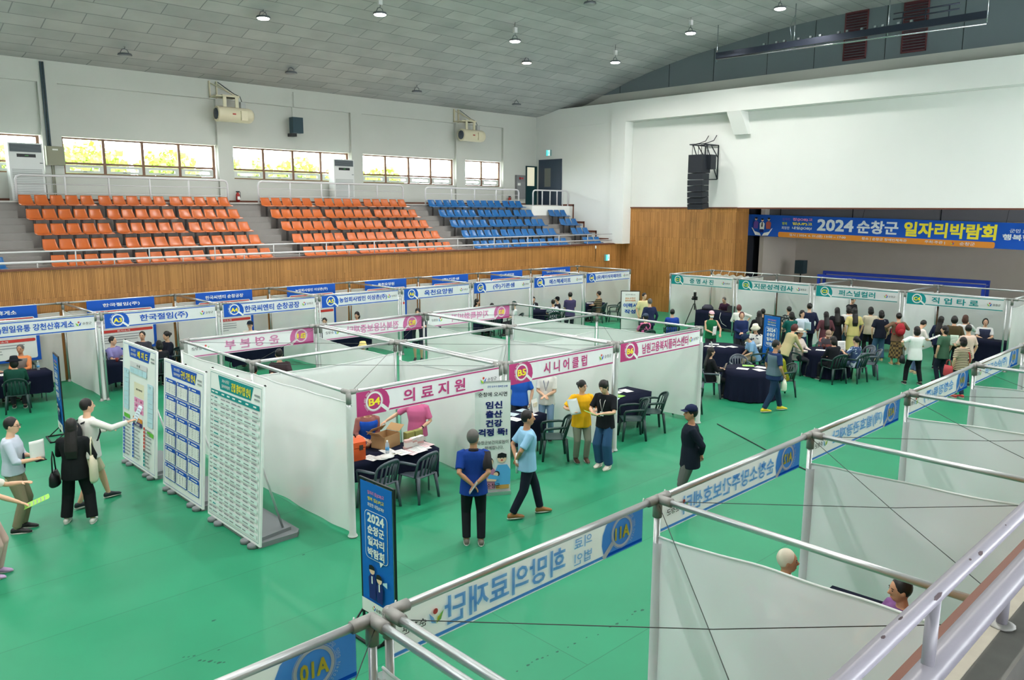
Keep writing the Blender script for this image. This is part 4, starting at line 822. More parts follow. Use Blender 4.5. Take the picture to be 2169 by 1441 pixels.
# ---------------------------------------------------------------- tables, chairs
NAVYC = mat('navy_cloth', (24, 28, 50), .9, var=.08, vs=3, spec=.15); TTOP = mat('table_top', (170, 160, 150), .5); TLEG = mat('table_leg', (150, 152, 155), .4, .6)
def cloth_table(x, y, rz, L, W, label, group, drops=(.45, .45, .35, .35), legs=True):   # drops: front(-y) back ends
    root = thing('folding_table', 'folding table under ' + label, 'table', (x, y, 0), rz, None)
    MB().b2((-L/2, -W/2, .70), (L/2, W/2, .73), TTOP).obj('tabletop', root)
    for sx in (-1, 1):
        for sy in (-1, 1): MB().tube([(sx*(L/2-.15), sy*(W/2-.08), 0), (sx*(L/2-.15), sy*(W/2-.08), .7)], .015, TLEG, 8).obj('leg', root)
    per = []; N = 26
    for a, b, d in (((-1, -1), (1, -1), drops[0]), ((1, -1), (1, 1), drops[2]), ((1, 1), (-1, 1), drops[1]), ((-1, 1), (-1, -1), drops[3])):
        for i in range(N):
            t = i/N; per.append((a[0]+(b[0]-a[0])*t, a[1]+(b[1]-a[1])*t, d))
    n = len(per); vs = []
    for ring_ in range(6):
        for i, (px, py, d) in enumerate(per):
            dd = (per[i-1][2]+d+per[(i+1) % n][2])/3; k = ring_/5; wv = .022*math.sin(i*1.35)*k; corner = abs(px*py) ** 6
            vs.append((px*(L/2+.012+wv*abs(px)), py*(W/2+.012+wv*abs(py)), .742-.006*(ring_ > 0)-dd*k*(1+.12*corner)))
    fs = [(r*n+i, r*n+(i+1) % n, (r+1)*n+(i+1) % n, (r+1)*n+i) for r in range(5) for i in range(n)]+[tuple(reversed(range(n)))]
    mb = MB(); mb.add(vs, fs, NAVYC, True); o = mb.obj('tablecloth', None, (x, y, 0), rz, True); tag(o, label, 'tablecloth', group)
    return root
def round_table(x, y, r, label):
    root = thing('round_table', 'round table under '+label, 'table', (x, y, 0)); MB().lathe([(r, .7), (r, .73)], TTOP, n=28).obj('tabletop', root); MB().tube([(0, 0, 0), (0, 0, .7)], .04, TLEG, 10).obj('column', root); MB().lathe([(.3, 0), (.3, .02), (.06, .05)], TLEG, n=16).obj('base', root)
    n = 84; vs = []
    for k in range(7):
        t = k/6
        for i in range(n):
            a = 2*PI*i/n; rr = r+.012+t*(.05+.035*math.sin(i*PI/2.2+math.sin(i*.7))); vs.append((rr*math.cos(a), rr*math.sin(a), .742-.004*(k > 0)-t*.71))
    mb = MB(); mb.add(vs, [(k*n+i, k*n+(i+1) % n, (k+1)*n+(i+1) % n, (k+1)*n+i) for k in range(6) for i in range(n)]+[tuple(reversed(range(n)))], NAVYC, True)
    tag(mb.obj('tablecloth', None, (x, y, 0), 0, True), label, 'tablecloth')
CGREEN = mat('dark_green_chair_plastic', (34, 62, 60), .38, spec=.5); CGREY = mat('slate_grey_chair_plastic', (84, 94, 104), .38, spec=.5)
_CH = {}
def chair_proto(mt):
    root = thing('plastic_chair', 'x', 'chair')
    def seatf(u, v): x = -.22+.46*u; y = (v-.5)*.44*(1+.06*u); return (x, y, .43-.025*math.sin(PI*u)*math.sin(PI*v)+.01*u)
    o = MB().grid(seatf, 8, 8, mt).obj('seat', root); mo = o.modifiers.new('thick', 'SOLIDIFY'); mo.thickness = .014
    mb = MB()
    def bp(y, z): t = (z-.43)/.42; return (-.21-.13*t-.0*y+.10*(y/.22)**2*.55, y*(1-.12*t), z)
    top = [bp(.25*math.sin((i-5)/5*PI/2), .70+.14*math.cos((i-5)/5*PI/2)) for i in range(11)]
    mb.tube([bp(-.23, .43)]+top+[bp(.23, .43)], .021, mt, 8)
    for i in range(5):
        y = (-2+i)*.075; mb.tube([bp(y, .45), bp(y*1.05, .62), bp(y*1.1, .79-.02*abs(i-2))], .016, mt, 5)
    mb.grid(lambda u, v: (lambda q: (q[0]+.004, q[1], q[2]))(bp((u-.5)*.42, .735+.10*v*math.cos((u-.5)*2.2))), 8, 3, mt); mb.obj('backrest', root)
    for s in (-1, 1):
        mb = MB(); pts = [bp(s*.245, .66), (-.12, s*.262, .665), (.08, s*.268, .655), (.2, s*.26, .635), (.225, s*.25, .6), (.215, s*.235, .44)]
        mb.tube(pts, [.018, .024, .026, .026, .022, .02], mt, 6); mb.obj('armrest', root)
        for fx in (1, -1):
            mb = MB(); mb.loft([((fx*.2, s*.2, .43), (.035, 0, 0), (0, .03, 0)), ((fx*.225, s*.225, .2), (.028, 0, 0), (0, .024, 0)), ((fx*.245, s*.24, 0), (.022, 0, 0), (0, .02, 0))], mt, 8); mb.obj('leg', root)
    return root
def chair(x, y, face, label, col='green', group=None):
    if col not in _CH:
        r = chair_proto(CGREEN if col == 'green' else CGREY); _CH[col] = r; r.location = (x, y, 0); r.rotation_euler.z = math.radians(face); r['label'] = label
        if group: r['group'] = group
        return r
    r = dup(_CH[col], (x, y, 0), math.radians(face), label)
    if 'group' in r and not group: del r['group']
    return r
# ---------------------------------------------------------------- people
JOBS = []
def V3(*a): return Vector(a)
SKIN = mat('skin_tone', (224, 178, 148), .5, var=.04, vs=10); SKIN2 = mat('tanned_skin', (192, 140, 108), .5, var=.04, vs=10)
EYE = mat('dark_eye', (40, 28, 24), .3); LIP = mat('lip', (186, 104, 94), .5); HAIRK = mat('black_hair', (26, 23, 23), .42, spec=.4, bump=.3, bs=60); HAIRG = mat('grey_hair', (96, 92, 90), .6, bump=.3, bs=60); HAIRB = mat('brown_hair', (74, 44, 34), .5, bump=.3, bs=60); HAIRW = mat('white_hair', (222, 212, 192), .6, bump=.4, bs=50); HAIRR = mat('auburn_hair', (84, 34, 34), .5, bump=.3, bs=60)
HM = {'k': HAIRK, 'g': HAIRG, 'b': HAIRB, 'w': HAIRW, 'r': HAIRR}
def cloth(rgb): return mat('cloth_%02x%02x%02x' % rgb, rgb, .85, var=.07, vs=7, spec=.2, bump=.12, bs=14)
def pattern(name, c1, c2, kind, sc):
    if name in _M: return _M[name]
    m = mat(name, c1, .85, spec=.2); nt = m.node_tree; b = nt.nodes['Principled BSDF']; tc = nt.nodes.new('ShaderNodeTexCoord'); mx = nt.nodes.new('ShaderNodeMix'); mx.data_type = 'RGBA'; mx.inputs[6].default_value = (*lin(c1), 1); mx.inputs[7].default_value = (*lin(c2), 1)
    if kind == 'stripe':
        t = nt.nodes.new('ShaderNodeTexWave'); t.wave_type = 'BANDS'; t.bands_direction = 'Z'; t.inputs['Scale'].default_value = sc; f = t.outputs['Fac']; th = .55
    elif kind == 'check': t = nt.nodes.new('ShaderNodeTexChecker'); t.inputs['Scale'].default_value = sc; f = t.outputs['Fac']; th = .5
    else: t = nt.nodes.new('ShaderNodeTexNoise'); t.inputs['Scale'].default_value = sc; f = t.outputs[0]; th = .56
    g = nt.nodes.new('ShaderNodeMath'); g.operation = 'GREATER_THAN'; g.inputs[1].default_value = th
    nt.links.new(tc.outputs['Object'], t.inputs['Vector']); nt.links.new(f, g.inputs[0]); nt.links.new(g.outputs[0], mx.inputs[0]); nt.links.new(mx.outputs[2], b.inputs['Base Color']); return m
ARM = {'down': (.03, .07, -.5), 'behind': (-.17, -.15, -.40), 'front': (.24, -.15, -.34), 'hold': (.33, -.07, -.24), 'table': (.35, -.09, -.27), 'hip': (.06, .13, -.27), 'point': (.46, .2, -.10), 'phone': (.26, -.06, .02), 'raise': (.27, .06, -.12), 'carry': (.12, .05, -.46), 'reach': (.44, -.05, -.3), 'chin': (.22, -.12, .02)}
def ik(a, b, l1, l2, hint):
    d = b-a; L = min(d.length, (l1+l2)*.995); d = d.normalized(); b = a+d*L
    x = (l1*l1-l2*l2+L*L)/(2*L); h = math.sqrt(max(0, l1*l1-x*x)); hv = hint-d*hint.dot(d)
    hv = hv.normalized() if hv.length > 1e-4 else d.orthogonal().normalized()
    return a+d*x+hv*h, b
def person(label, x, y, face, h=1.68, pose='stand', lean=0, head=(0, 0), L='down', R='down', legs='stand', top=(200, 200, 200), sl='short', bot=(40, 42, 50), bk='pants', shoe=(40, 40, 44), hair='short', hc='k', hat=None, g=1.0, q=.017, vest=None, skin=None, extra=None, group=None, ch=None, hem=-.13, twist=0):
    s = h/(1.325 if pose == 'sit' else 1.715); root = thing('person', label, 'person', (x, y, 0), math.radians(face), group); SK = skin or SKIN
    sit = pose == 'sit'; hipz = .53/s if sit else .915; hip = V3(0, 0, hipz)
    le = math.radians(lean); u = V3(math.sin(le), 0, math.cos(le)); fw = V3(math.cos(le), 0, -math.sin(le)); lf = V3(0, 1, 0)
    if twist: m = Matrix.Rotation(math.radians(twist), 3, u); fw = m @ fw; lf = m @ lf
    B = lambda up, f=0, l=0: hip+u*up+fw*f+lf*l
    TOR = [(-.10, .125, .10, 0), (-.02, .165, .118, -.008), (.08, .155, .112, -.004), (.18, .142, .10, 0), (.30, .162, .112, .008), (.40, .178, .11, .004), (.465, .165, .088, -.004), (.505, .105, .068, -.008)]
    def torso(mb, mt, inf, lo=-.11, hi=.52, flare=0):
        secs = []
        rows = [r for r in TOR if lo <= r[0] <= hi]
        if lo < -.1: rows = [(lo, .172, .126, -.008)]+rows[1:]
        for up, wd, dp, f in rows:
            k = flare*max(0, .2-up); secs.append((B(up, f), fw*(dp*g**1.6+inf+k), lf*(wd*g+inf+k)))
        mb.loft(secs, mt, 18)
    SH = .175*(.5+.5*g); arms = {}
    for sd, pr in ((1, L), (-1, R)):
        t = ARM[pr] if isinstance(pr, str) else pr; a = B(.455, 0, sd*SH)
        wr = a+fw*t[0]+lf*(sd*t[1])+u*t[2] if pr not in ('down', 'carry') else a+V3(t[0], sd*t[1], t[2])
        hint = -.5*fw+lf*sd*.7-u*.5 if t[2] < -.05 else lf*sd*.7-u*.8
        if pr == 'behind': hint = lf*sd*1.0-fw*.6
        if pr == 'hip': hint = lf*sd*1.0-fw*.5
        el, wr = ik(a, wr, .285, .25, hint); arms[sd] = (a, el, wr, t)
    fz = .075; LG = {}
    for sd in (1, -1):
        hj = hip+V3(0, sd*.088*g, -.03)
        if sit: ft = V3(.40+(.05 if sd > 0 else -.04), sd*.12, fz)
        elif legs == 'walk': ft = V3(.26*sd, sd*.07, fz+(.02 if sd < 0 else 0))
        elif legs == 'apart': ft = V3(.05*sd, sd*.2, fz)
        else: ft = V3(.02*sd, sd*.105, fz)
        kn, ft = ik(hj, ft, .43, .41, V3(1, sd*.12, 0.0)); LG[sd] = (hj, kn, ft)
    hd = math.radians(head[1]); yaw = math.radians(head[0]); hu = (u+fw*math.sin(hd)*1.0).normalized() if head[1] else u
    nb = B(.50, -.005); hcn = nb+hu*.185+fw*.02
    hf = Matrix.Rotation(yaw, 3, hu) @ (fw-hu*fw.dot(hu)).normalized(); hl = hu.cross(hf); HR = Matrix((hf, hl, hu)).transposed()
    H = lambda f, l, z: hcn+HR @ V3(f, l, z)
    # body
    mb = MB(); torso(mb, SK, -.012); mb.tube([B(.47), nb+hu*.03, nb+hu*.1+fw*.01], [.075, .056, .053], SK, 10)
    mb.ell(H(0, 0, .005), (.094, .076, .115), SK, 14, 10, HR); mb.ell(H(.022, 0, -.055), (.068, .058, .062), SK, 12, 8, HR)
    mb.tube([H(.086, 0, .02), H(.108, 0, -.018), H(.09, 0, -.028)], [.010, .017, .012], SK, 6)
    for sd in (1, -1):
        mb.ell(H(-.005, sd*.077, -.005), (.018, .012, .03), SK, 8, 6, HR)
        a, el, wr, t = arms[sd]
        mb.tube([a-lf*sd*.05, a, a.lerp(el, .5), el, el.lerp(wr, .35), wr], [.05*g, .052*g, .045*g, .037, .038, .026], SK, 10)
        hj, kn, ft = LG[sd]; mb.tube([hj+V3(0, 0, .03), hj.lerp(kn, .3), kn, kn.lerp(ft, .3), ft.lerp(kn, .12), ft], [.088*g, .084*g, .056, .057, .038, .036], SK, 10)
        mb.loft([(ft+V3(-.05, 0, -.035), (0, .03, 0), (0, 0, .035)), (ft+V3(.03, 0, -.03), (0, .038, 0), (0, 0, .04)), (ft+V3(.12, 0, -.048), (0, .042, 0), (0, 0, .022)), (ft+V3(.17, 0, -.055), (0, .03, 0), (0, 0, .012))], SK, 10)
    feat = MB(); hands = {}
    for sd in (1, -1):
        a, el, wr, t = arms[sd]; d = (wr-el).normalized(); pn = (-lf*sd) if abs(d.z) > .75 else -u     # palm faces this way
        pn = (pn-d*pn.dot(d)).normalized(); ac = d.cross(pn); ac = ac if ac.dot(lf)*sd*(1 if abs(d.z) < .75 else 0)+ac.dot(fw)*(1 if abs(d.z) > .75 else 0) > 0 else -ac
        ts = ac*(1 if abs(d.z) > .75 else -1)      # thumb side: forward when hanging, inward when held out
        kn = wr+d*.085; mb.loft([(wr-d*.01, ac*.026, pn*.02), (wr+d*.035, ac*.036, pn*.017), (kn, ac*.038, pn*.013)], SK, 10)
        for i in range(4):
            b = kn-d*.012+ac*(-.0285+.019*i)*(1 if ts.dot(ac) > 0 else 1); ln = (.062, .072, .078, .07)[i if ts.dot(ac) > 0 else 3-i]; c = .35 if pr != 'point' else .2
            if t == ARM['point'] and i != (3 if ts.dot(ac) > 0 else 0): c = 1.3
            d1 = (d*math.cos(c*.5)+pn*math.sin(c*.5)); d2 = (d*math.cos(c*1.4)+pn*math.sin(c*1.4)); d3 = (d*math.cos(c*2.3)+pn*math.sin(c*2.3))
            feat.tube([b, b+d1*ln*.45, b+d1*ln*.45+d2*ln*.32, b+d1*ln*.45+d2*ln*.32+d3*ln*.23], [.0095, .0088, .008, .006], SK, 6)
        b = wr+d*.02+ts*.026; feat.tube([b, b+(ts*.7+d*.7+pn*.25).normalized()*.035, b+(ts*.7+d*.7+pn*.25).normalized()*.035+(d+ts*.2+pn*.3).normalized()*.028], [.013, .0105, .007], SK, 6)
        hands[sd] = (kn+pn*.012, d, pn)
    for sd in (1, -1):
        feat.ell(H(.083, sd*.031, .012), (.006, .013, .0055), EYE, 8, 5, HR); feat.tube([H(.088, sd*.014, .034), H(.088, sd*.033, .038), H(.076, sd*.048, .032)], .0035, EYE, 5)
    feat.ell(H(.084, 0, -.062), (.008, .02, .006), LIP, 8, 5, HR)
    def finish(m, name, vox, sm=2, ft=None):
        m.v = [(p[0]*s, p[1]*s, p[2]*s) for p in m.v]; o = m.obj(name, root)
        if vox: r = o.modifiers.new('r', 'REMESH'); r.mode = 'VOXEL'; r.voxel_size = vox*s; r.use_smooth_shade = True; k = o.modifiers.new('s', 'SMOOTH'); k.factor = .5; k.iterations = sm
        if ft: ft.v = [(p[0]*s, p[1]*s, p[2]*s) for p in ft.v]
        if vox: JOBS.append((o, ft))
        return o
    finish(mb, 'body', q*.8, 2, feat)
    # garments
    TM = cloth(top) if isinstance(top, tuple) else top; BM = cloth(bot) if isinstance(bot, tuple) else bot
    inf = .03; mb = MB(); torso(mb, TM, inf, hem, .52, .02); mb.tube([B(.46), nb+hu*.012], [.09, .064], TM, 12)
    if sl != 'none':
        for sd in (1, -1):
            a, el, wr, t = arms[sd]
            if sl == 'short': mb.tube([a-lf*sd*.05+u*.01, a+u*.004, a.lerp(el, .5), a.lerp(el, .82)], [.065*g, .069*g, .064*g, .064*g], TM, 12)
            elif sl == 'elbow': mb.tube([a-lf*sd*.05+u*.01, a+u*.004, a.lerp(el, .5), el, el.lerp(wr, .25)], [.065*g, .069*g, .06*g, .055, .052], TM, 12)
            else: mb.tube([a-lf*sd*.05+u*.01, a+u*.004, a.lerp(el, .5), el, el.lerp(wr, .5), wr-(wr-el)*.03], [.065*g, .068*g, .06*g, .054, .048, .04], TM, 12)
    if bk == 'dress':
        secs = [(B(.16), fw*.125, lf*.165)]
        for k in range(1, 7): t = k/6; z = .16-.9*t; secs.append((B(.16) + V3(0, 0, -.9*t)*1.0, fw*(.125+.1*t), lf*(.165+.1*t)))
        mb.loft(secs, TM, 18)
    finish(mb, 'dress' if bk == 'dress' else ('jacket' if hem < -.15 and sl == 'long' else 'shirt'), q)
    if vest:
        mb = MB(); torso(mb, cloth(vest), inf+.013, -.06, .47, .02); mb.tube([B(.42, 0, -.13), B(.475, -.01, -.12)], [.08, .06], cloth(vest), 10); mb.tube([B(.42, 0, .13), B(.475, -.01, .12)], [.08, .06], cloth(vest), 10); finish(mb, 'vest', q)
    if bk != 'dress':
        mb = MB(); secs = [(B(up, f), fw*(dp*g+.012), lf*(wd*g+.012)) for up, wd, dp, f in TOR[:3]]; mb.loft(secs, BM, 16)
        if bk == 'skirt':
            mb.loft([(hip+V3(0, 0, .02), (.13, 0, 0), (0, .175, 0)), (hip+V3(0, 0, -.3), (.17, 0, 0), (0, .2, 0)), (hip+V3(0, 0, -.68), (.2, 0, 0), (0, .235, 0))] if not sit else [(hip, (.13, 0, .0), (0, .17, 0)), (hip+V3(.3, 0, .02), (0, 0, .11), (0, .2, 0)), (hip+V3(.45, 0, -.2), (.1, 0, 0.05), (0, .2, 0))], BM, 16)
        else:
            for sd in (1, -1):
                hj, kn, ft = LG[sd]; e = .95 if bk in ('pants', 'wide') else .06; w_ = 1.0 if bk != 'wide' else 1.3
                if bk == 'shorts': mb.tube([hj+V3(0, 0, .03), hj.lerp(kn, .35), kn-(kn-hj)*.05], [.1*g, .1*g, .088*g], BM, 12)
                else: mb.tube([hj+V3(0, 0, .03), hj.lerp(kn, .35), kn, kn.lerp(ft, .4), kn.lerp(ft, e)], [.092*g, .093*g, .072*w_, .068*w_, .062*w_*(1 if w_ == 1 else 1.1)], BM, 12)
        finish(mb, 'skirt' if bk == 'skirt' else ('shorts' if bk == 'shorts' else 'trousers'), q)
    SM = mat('shoe_%02x%02x%02x' % shoe, shoe, .5); SOLE = mat('pale_sole', (206, 204, 198), .7)
    for sd in (1, -1):
        ft = LG[sd][2]; mb = MB(); mb.loft([(ft+V3(-.075, 0, -.04), (0, .02, 0), (0, 0, .03)), (ft+V3(-.055, 0, -.03), (0, .038, 0), (0, 0, .043)), (ft+V3(.03, 0, -.025), (0, .044, 0), (0, 0, .047)), (ft+V3(.11, 0, -.042), (0, .05, 0), (0, 0, .03)), (ft+V3(.17, 0, -.052), (0, .045, 0), (0, 0, .021)), (ft+V3(.2, 0, -.058), (0, .02, 0), (0, 0, .012))], SM, 12); sh = finish(mb, 'shoe', 0)
        m2 = MB(); m2.loft([(ft+V3(0, 0, zz)+V3(.06, 0, 0), (.145, 0, 0), (0, .047, 0)) for zz in (-.075, -.058)], SOLE if sum(shoe) < 600 else SM, 14); m2.v = [(p[0]*s, p[1]*s, p[2]*s) for p in m2.v]; m2.obj('sole', sh)
    # hair and hats
    if hair:
        hm = HM[hc]; mb = MB(); mb.ell(H(-.02, 0, .03), (.098, .087, .108), hm, 16, 10, HR)
        if hair == 'thin': mb = MB(); mb.ell(H(-.024, 0, .018), (.096, .085, .106), hm, 16, 10, HR)
        if hair in ('bob', 'long', 'bun', 'pony'): mb.ell(H(-.012, 0, .035), (.098, .09, .108), hm, 16, 10, HR)
        if hair == 'bob': mb.ell(H(-.04, 0, -.04), (.082, .1, .115), hm, 16, 10, HR)
        if hair == 'long':
            mb.ell(H(-.04, 0, -.03), (.078, .094, .115), hm, 16, 10, HR)
            p0 = H(-.055, 0, -.03); mb.loft([(p0, fw*.05, lf*.088), (B(.44, -.105), fw*.045, lf*.098), (B(.32, -.135), fw*.036, lf*.1), (B(.2, -.135), fw*.024, lf*.08)], hm, 14)
        if hair == 'pony': mb.tube([H(-.1, 0, .03), H(-.14, 0, .02), H(-.135, 0, -.08), H(-.12, 0, -.19)], [.024, .034, .03, .012], hm, 8)
        if hair == 'bun': mb.ell(H(-.115, 0, .04), (.045, .05, .045), hm, 10, 8, HR)
        if hair == 'curly': mb.ell(H(-.035, 0, -.0), (.1, .1, .125), hm, 16, 10, HR); 
        finish(mb, 'hair', q*.75, 1)
    if hat:
        kind, c = hat; hm = cloth(c); mb = MB()
        if kind == 'cap':
            mb.loft([(H(-.008, 0, .05), HR @ V3(.104, 0, 0), HR @ V3(0, .092, 0)), (H(-.01, 0, .09), HR @ V3(.1, 0, 0), HR @ V3(0, .088, 0)), (H(-.012, 0, .125), HR @ V3(.078, 0, 0), HR @ V3(0, .07, 0)), (H(-.012, 0, .145), HR @ V3(.03, 0, 0), HR @ V3(0, .03, 0))], hm, 16)
            mb.grid(lambda a, b: H(.07+.095*b*math.cos((a-.5)*1.9), (a-.5)*.17*(1-.15*b), .055-.012*b+.012*math.cos((a-.5)*3)), 8, 4, hm)
        else:
            br = {'bucket': .05, 'panama': .065, 'wide': .09}[kind]; dr = {'bucket': .045, 'panama': .008, 'wide': .03}[kind]
            mb.loft([(H(-.006, 0, z), HR @ V3(rx, 0, 0), HR @ V3(0, ry, 0)) for z, rx, ry in ((.06-dr, .106+br, .095+br), (.066, .106, .096), (.1, .1, .09), (.145, .086, .076), (.152, .05, .045))], hm, 18)
            if kind == 'panama': mb.loft([(H(-.006, 0, z), HR @ V3(.106, 0, 0), HR @ V3(0, .096, 0)) for z in (.07, .092)], cloth((60, 44, 36)), 18)
        mb.v = [(p[0]*s, p[1]*s, p[2]*s) for p in mb.v]; mb.obj('hat', root)
    fa = math.radians(face)
    W = lambda p: Vector((x+(p.x*math.cos(fa)-p.y*math.sin(fa))*s, y+(p.x*math.sin(fa)+p.y*math.cos(fa))*s, p.z*s))
    D = lambda p: Vector((p.x*math.cos(fa)-p.y*math.sin(fa), p.x*math.sin(fa)+p.y*math.cos(fa), p.z))
    ctx = dict(root=root, W=W, D=D, B=B, H=H, HR=HR, fw=fw, lf=lf, u=u, hands=hands, s=s, q=q, arms=arms, hu=hu)
    if extra:
        for nm, m, fnb in extra:
            mb = MB(); fnb(mb, m, ctx); mb.v = [(p[0]*s, p[1]*s, p[2]*s) for p in mb.v]; mb.obj(nm, root)
    if ch: 
        chair(x-.02*math.cos(fa), y-.02*math.sin(fa), face, ch[0], ch[1])
    return ctx
def lanyard(mb, m, c): B = c['B']; mb.tube([B(.5, .03, .06), B(.4, .135, .05), B(.2, .14, .0), B(.4, .135, -.05), B(.5, .03, -.06)], .006, m, 5); mb.b2(tuple(B(.12, .138, -.035)), tuple(B(.2, .15, .035)), PW)
def tie(mb, m, c): B = c['B']; mb.loft([(B(up, f), c['fw']*.008, c['lf']*w_) for up, f, w_ in ((.5, .07, .02), (.46, .1, .018), (.25, .14, .04), (.08, .145, .045), (.04, .142, .01))], m, 8)
def glasses(mb, m, c):
    H = c['H']
    for sd in (1, -1):
        mb.tube([H(.1, sd*(.033+.02*math.cos(t*PI/4)), .012+.016*math.sin(t*PI/4)) for t in range(9)], .0025, m, 5); mb.tube([H(.098, sd*.053, .014), H(0, sd*.084, .014)], .0025, m, 5)
    mb.tube([H(.103, -.012, .014), H(.103, .012, .014)], .0025, m, 5)
def mask(mb, m, c): mb.ell(c['H'](.06, 0, -.06), (.05, .062, .045), m, 12, 8, c['HR'])
def watch(mb, m, c): a, el, wr, t = c['arms'][1]; d = (wr-el).normalized(); mb.tube([wr-d*.03, wr-d*.005], .032, m, 10)
WP_ = mat('paper_white', (240, 240, 238), .8); WPB = mat('paper_pale_blue', (200, 222, 232), .8); WPG = mat('paper_green', (150, 206, 90), .8); WPC = mat('paper_grey', (150, 158, 156), .8); WPK = mat('paper_pink', (236, 206, 210), .8)
INKL = mat('faint_print', (150, 156, 162), .8)
def held_paper(ctx, sd, label, mt=WP_, size=(.21, .29), tilt=.6, fold=True, name='paper_sheet', cat='paper'):
    p, d, pn = ctx['hands'][sd]; P = ctx['W'](p); d = ctx['D'](d); n = Vector((0, 0, 1)); side = d.cross(n).normalized(); up = (n*math.cos(tilt)+d*math.sin(tilt)).normalized()
    w_, h = size; mb = MB()
    mb.grid(lambda a, b: tuple(side*(a-.5)*w_+up*(b-.15)*h+d*(.012*math.sin(a*PI))), 6, 6, mt)
    for i in range(5): mb.grid(lambda a, b: tuple(side*(a-.5)*w_*.7+up*((.2+.15*i)*h-.15*h+b*.012)-d*.003+d*.012*math.sin((.15+.7*a)*PI)), 4, 1, INKL)
    o = mb.obj(name, None, P+d*.02); tag(o, label, cat); m = o.modifiers.new('t', 'SOLIDIFY'); m.thickness = .0015; return o
def held_phone(ctx, sd, label):
    p, d, pn = ctx['hands'][sd]; o = MB().box((0, 0, .0), (.145, .075, .012), BLACK).obj('phone', None, ctx['W'](p)+ctx['D'](pn)*.015); o.rotation_euler.z = math.atan2(ctx['D'](d).y, ctx['D'](d).x); tag(o, label, 'phone')
def hung_bag(P, face, label, mt, size, strap, name='bag', straps=1):
    root = thing(name, label, 'bag', P, math.radians(face)); w_, d_, h = size
    mb = MB(); mb.loft([((0, 0, -h), (w_*.45, 0, 0), (0, d_*.45, 0)), ((0, 0, -h*.9), (w_*.52, 0, 0), (0, d_*.55, 0)), ((0, 0, -h*.4), (w_*.5, 0, 0), (0, d_*.5, 0)), ((0, 0, 0), (w_*.46, 0, 0), (0, d_*.2, 0))], mt, 14); mb.obj('bag_body', root)
    mb = MB(); mb.tube([(-w_*.3, 0, -.01), (-w_*.2, 0, strap*.7), (0, 0, strap), (w_*.2, 0, strap*.7), (w_*.3, 0, -.01)], .011, mt, 6); mb.obj('strap', root); return root
def backpack(ctx, label, mt, off=-.2, pocket=True):
    root = thing('backpack', label, 'bag', ctx['W'](ctx['B'](.28, off)), ctx['root'].rotation_euler.z); mb = MB(); mb.ell((0, 0, 0), (.09, .15, .21), mt, 14, 10); mb.ell((-.07, 0, -.06), (.05, .11, .1), mt, 12, 8); mb.obj('bag_body', root)
    mb = MB()
    for sd in (1, -1): mb.tube([(.05, sd*.1, .17), (.16, sd*.11, .2), (.3, sd*.12, .12), (.325, sd*.125, -.02), (.26, sd*.16, -.13), (.07, sd*.13, -.15)], .016, mt, 6)
    mb.obj('strap', root); return root
# ---------------------------------------------------------------- the near visitors
c = person('man in a pale grey shirt and dark tie at the left edge, holding papers', -3.45, 3.58, -25, 1.72, hem=-.03, L=(.26, -.16, -.25), R=(.3, -.06, -.27), legs='stand', top=(196, 204, 220), sl='elbow', bot=(138, 128, 104), shoe=(30, 30, 32), head=(-10, 6), q=.013, extra=[('tie', cloth((30, 36, 58)), tie), ('glasses', BLACK, glasses)])
held_phone(c, -1, 'black phone in the hand of the man with the tie'); held_paper(c, 1, 'white sheet held against the chest of the man with the tie', tilt=0, size=(.22, .3))
c = person('person in pale pink trousers and lilac shoes cut by the left edge', -4.07, 2.14, -24, 1.6, L=(.42, .04, -.12), R='reach', top=(236, 226, 220), sl='short', bot=(206, 172, 164), bk='wide', shoe=(196, 164, 206), hair='long', q=.014, g=.92)
held_paper(c, -1, 'yellow green leaflet held by the person at the left edge', WPG, (.21, .3), .9)
c = person('woman all in black with long hair, seen from behind before the boards', -2.72, 3.3, 62, 1.62, L='hold', R='carry', top=(24, 27, 30), sl='long', bot=(26, 29, 32), bk='wide', shoe=(226, 222, 218), hair='long', q=.013, g=1.0, hem=-.16, legs='apart')
hung_bag(c['W'](c['B'](.22, -.02, -.27)), 62, 'cream tote bag on the shoulder of the woman in black', mat('cream_canvas', (224, 214, 188), .9, bump=.1), (.3, .1, .42), .26, 'tote_bag'); hung_bag(c['W'](c['B'](-.02, .0, .30)), 62, 'black handbag at the left hip of the woman in black', mat('black_leather', (26, 27, 30), .4), (.3, .14, .22), .3, 'handbag')
c = person('young man with a backpack pointing a leaflet at the layout board', -2.3, 4.02, 8, 1.73, L='hold', R=(.44, .22, -.05), top=(234, 232, 226), sl='long', bot=(206, 196, 166), bk='shorts', shoe=(40, 46, 54), q=.013, legs='walk', head=(-8, 0))
held_paper(c, -1, 'pale blue leaflet pointed at the layout plan board', WPB, (.2, .28), .5); backpack(c, 'black backpack on the young man pointing at the board', mat('black_nylon', (28, 30, 36), .7))
SPLIT = pattern('navy_brown_polo', (22, 58, 150), (50, 50, 56), 'noise', 1.2)
c = person('man in a royal blue and brown polo seen from behind, hands clasped behind him', 1.12, -1.4, 50, 1.69, L='behind', R='behind', top=(24, 60, 140), sl='short', bot=(28, 30, 36), shoe=(112, 106, 98), hc='g', head=(-30, -4), q=.012, skin=SKIN2, legs='stand', extra=[('collar', cloth((50, 46, 50)), lambda mb, m, c: mb.tube([c['B'](.495, -.01), c['B'](.53, 0)], [.075, .07], m, 12)), ('sleeve_panel', cloth((52, 48, 52)), lambda mb, m, c: mb.tube([c['arms'][-1][0]-c['lf']*-.03, c['arms'][-1][0], c['arms'][-1][0].lerp(c['arms'][-1][1], .84)], [.07, .073, .068], m, 12))])
held_paper(c, -1, 'grey leaflet behind the back of the man in the blue polo', WPC, (.22, .2), -1.2)
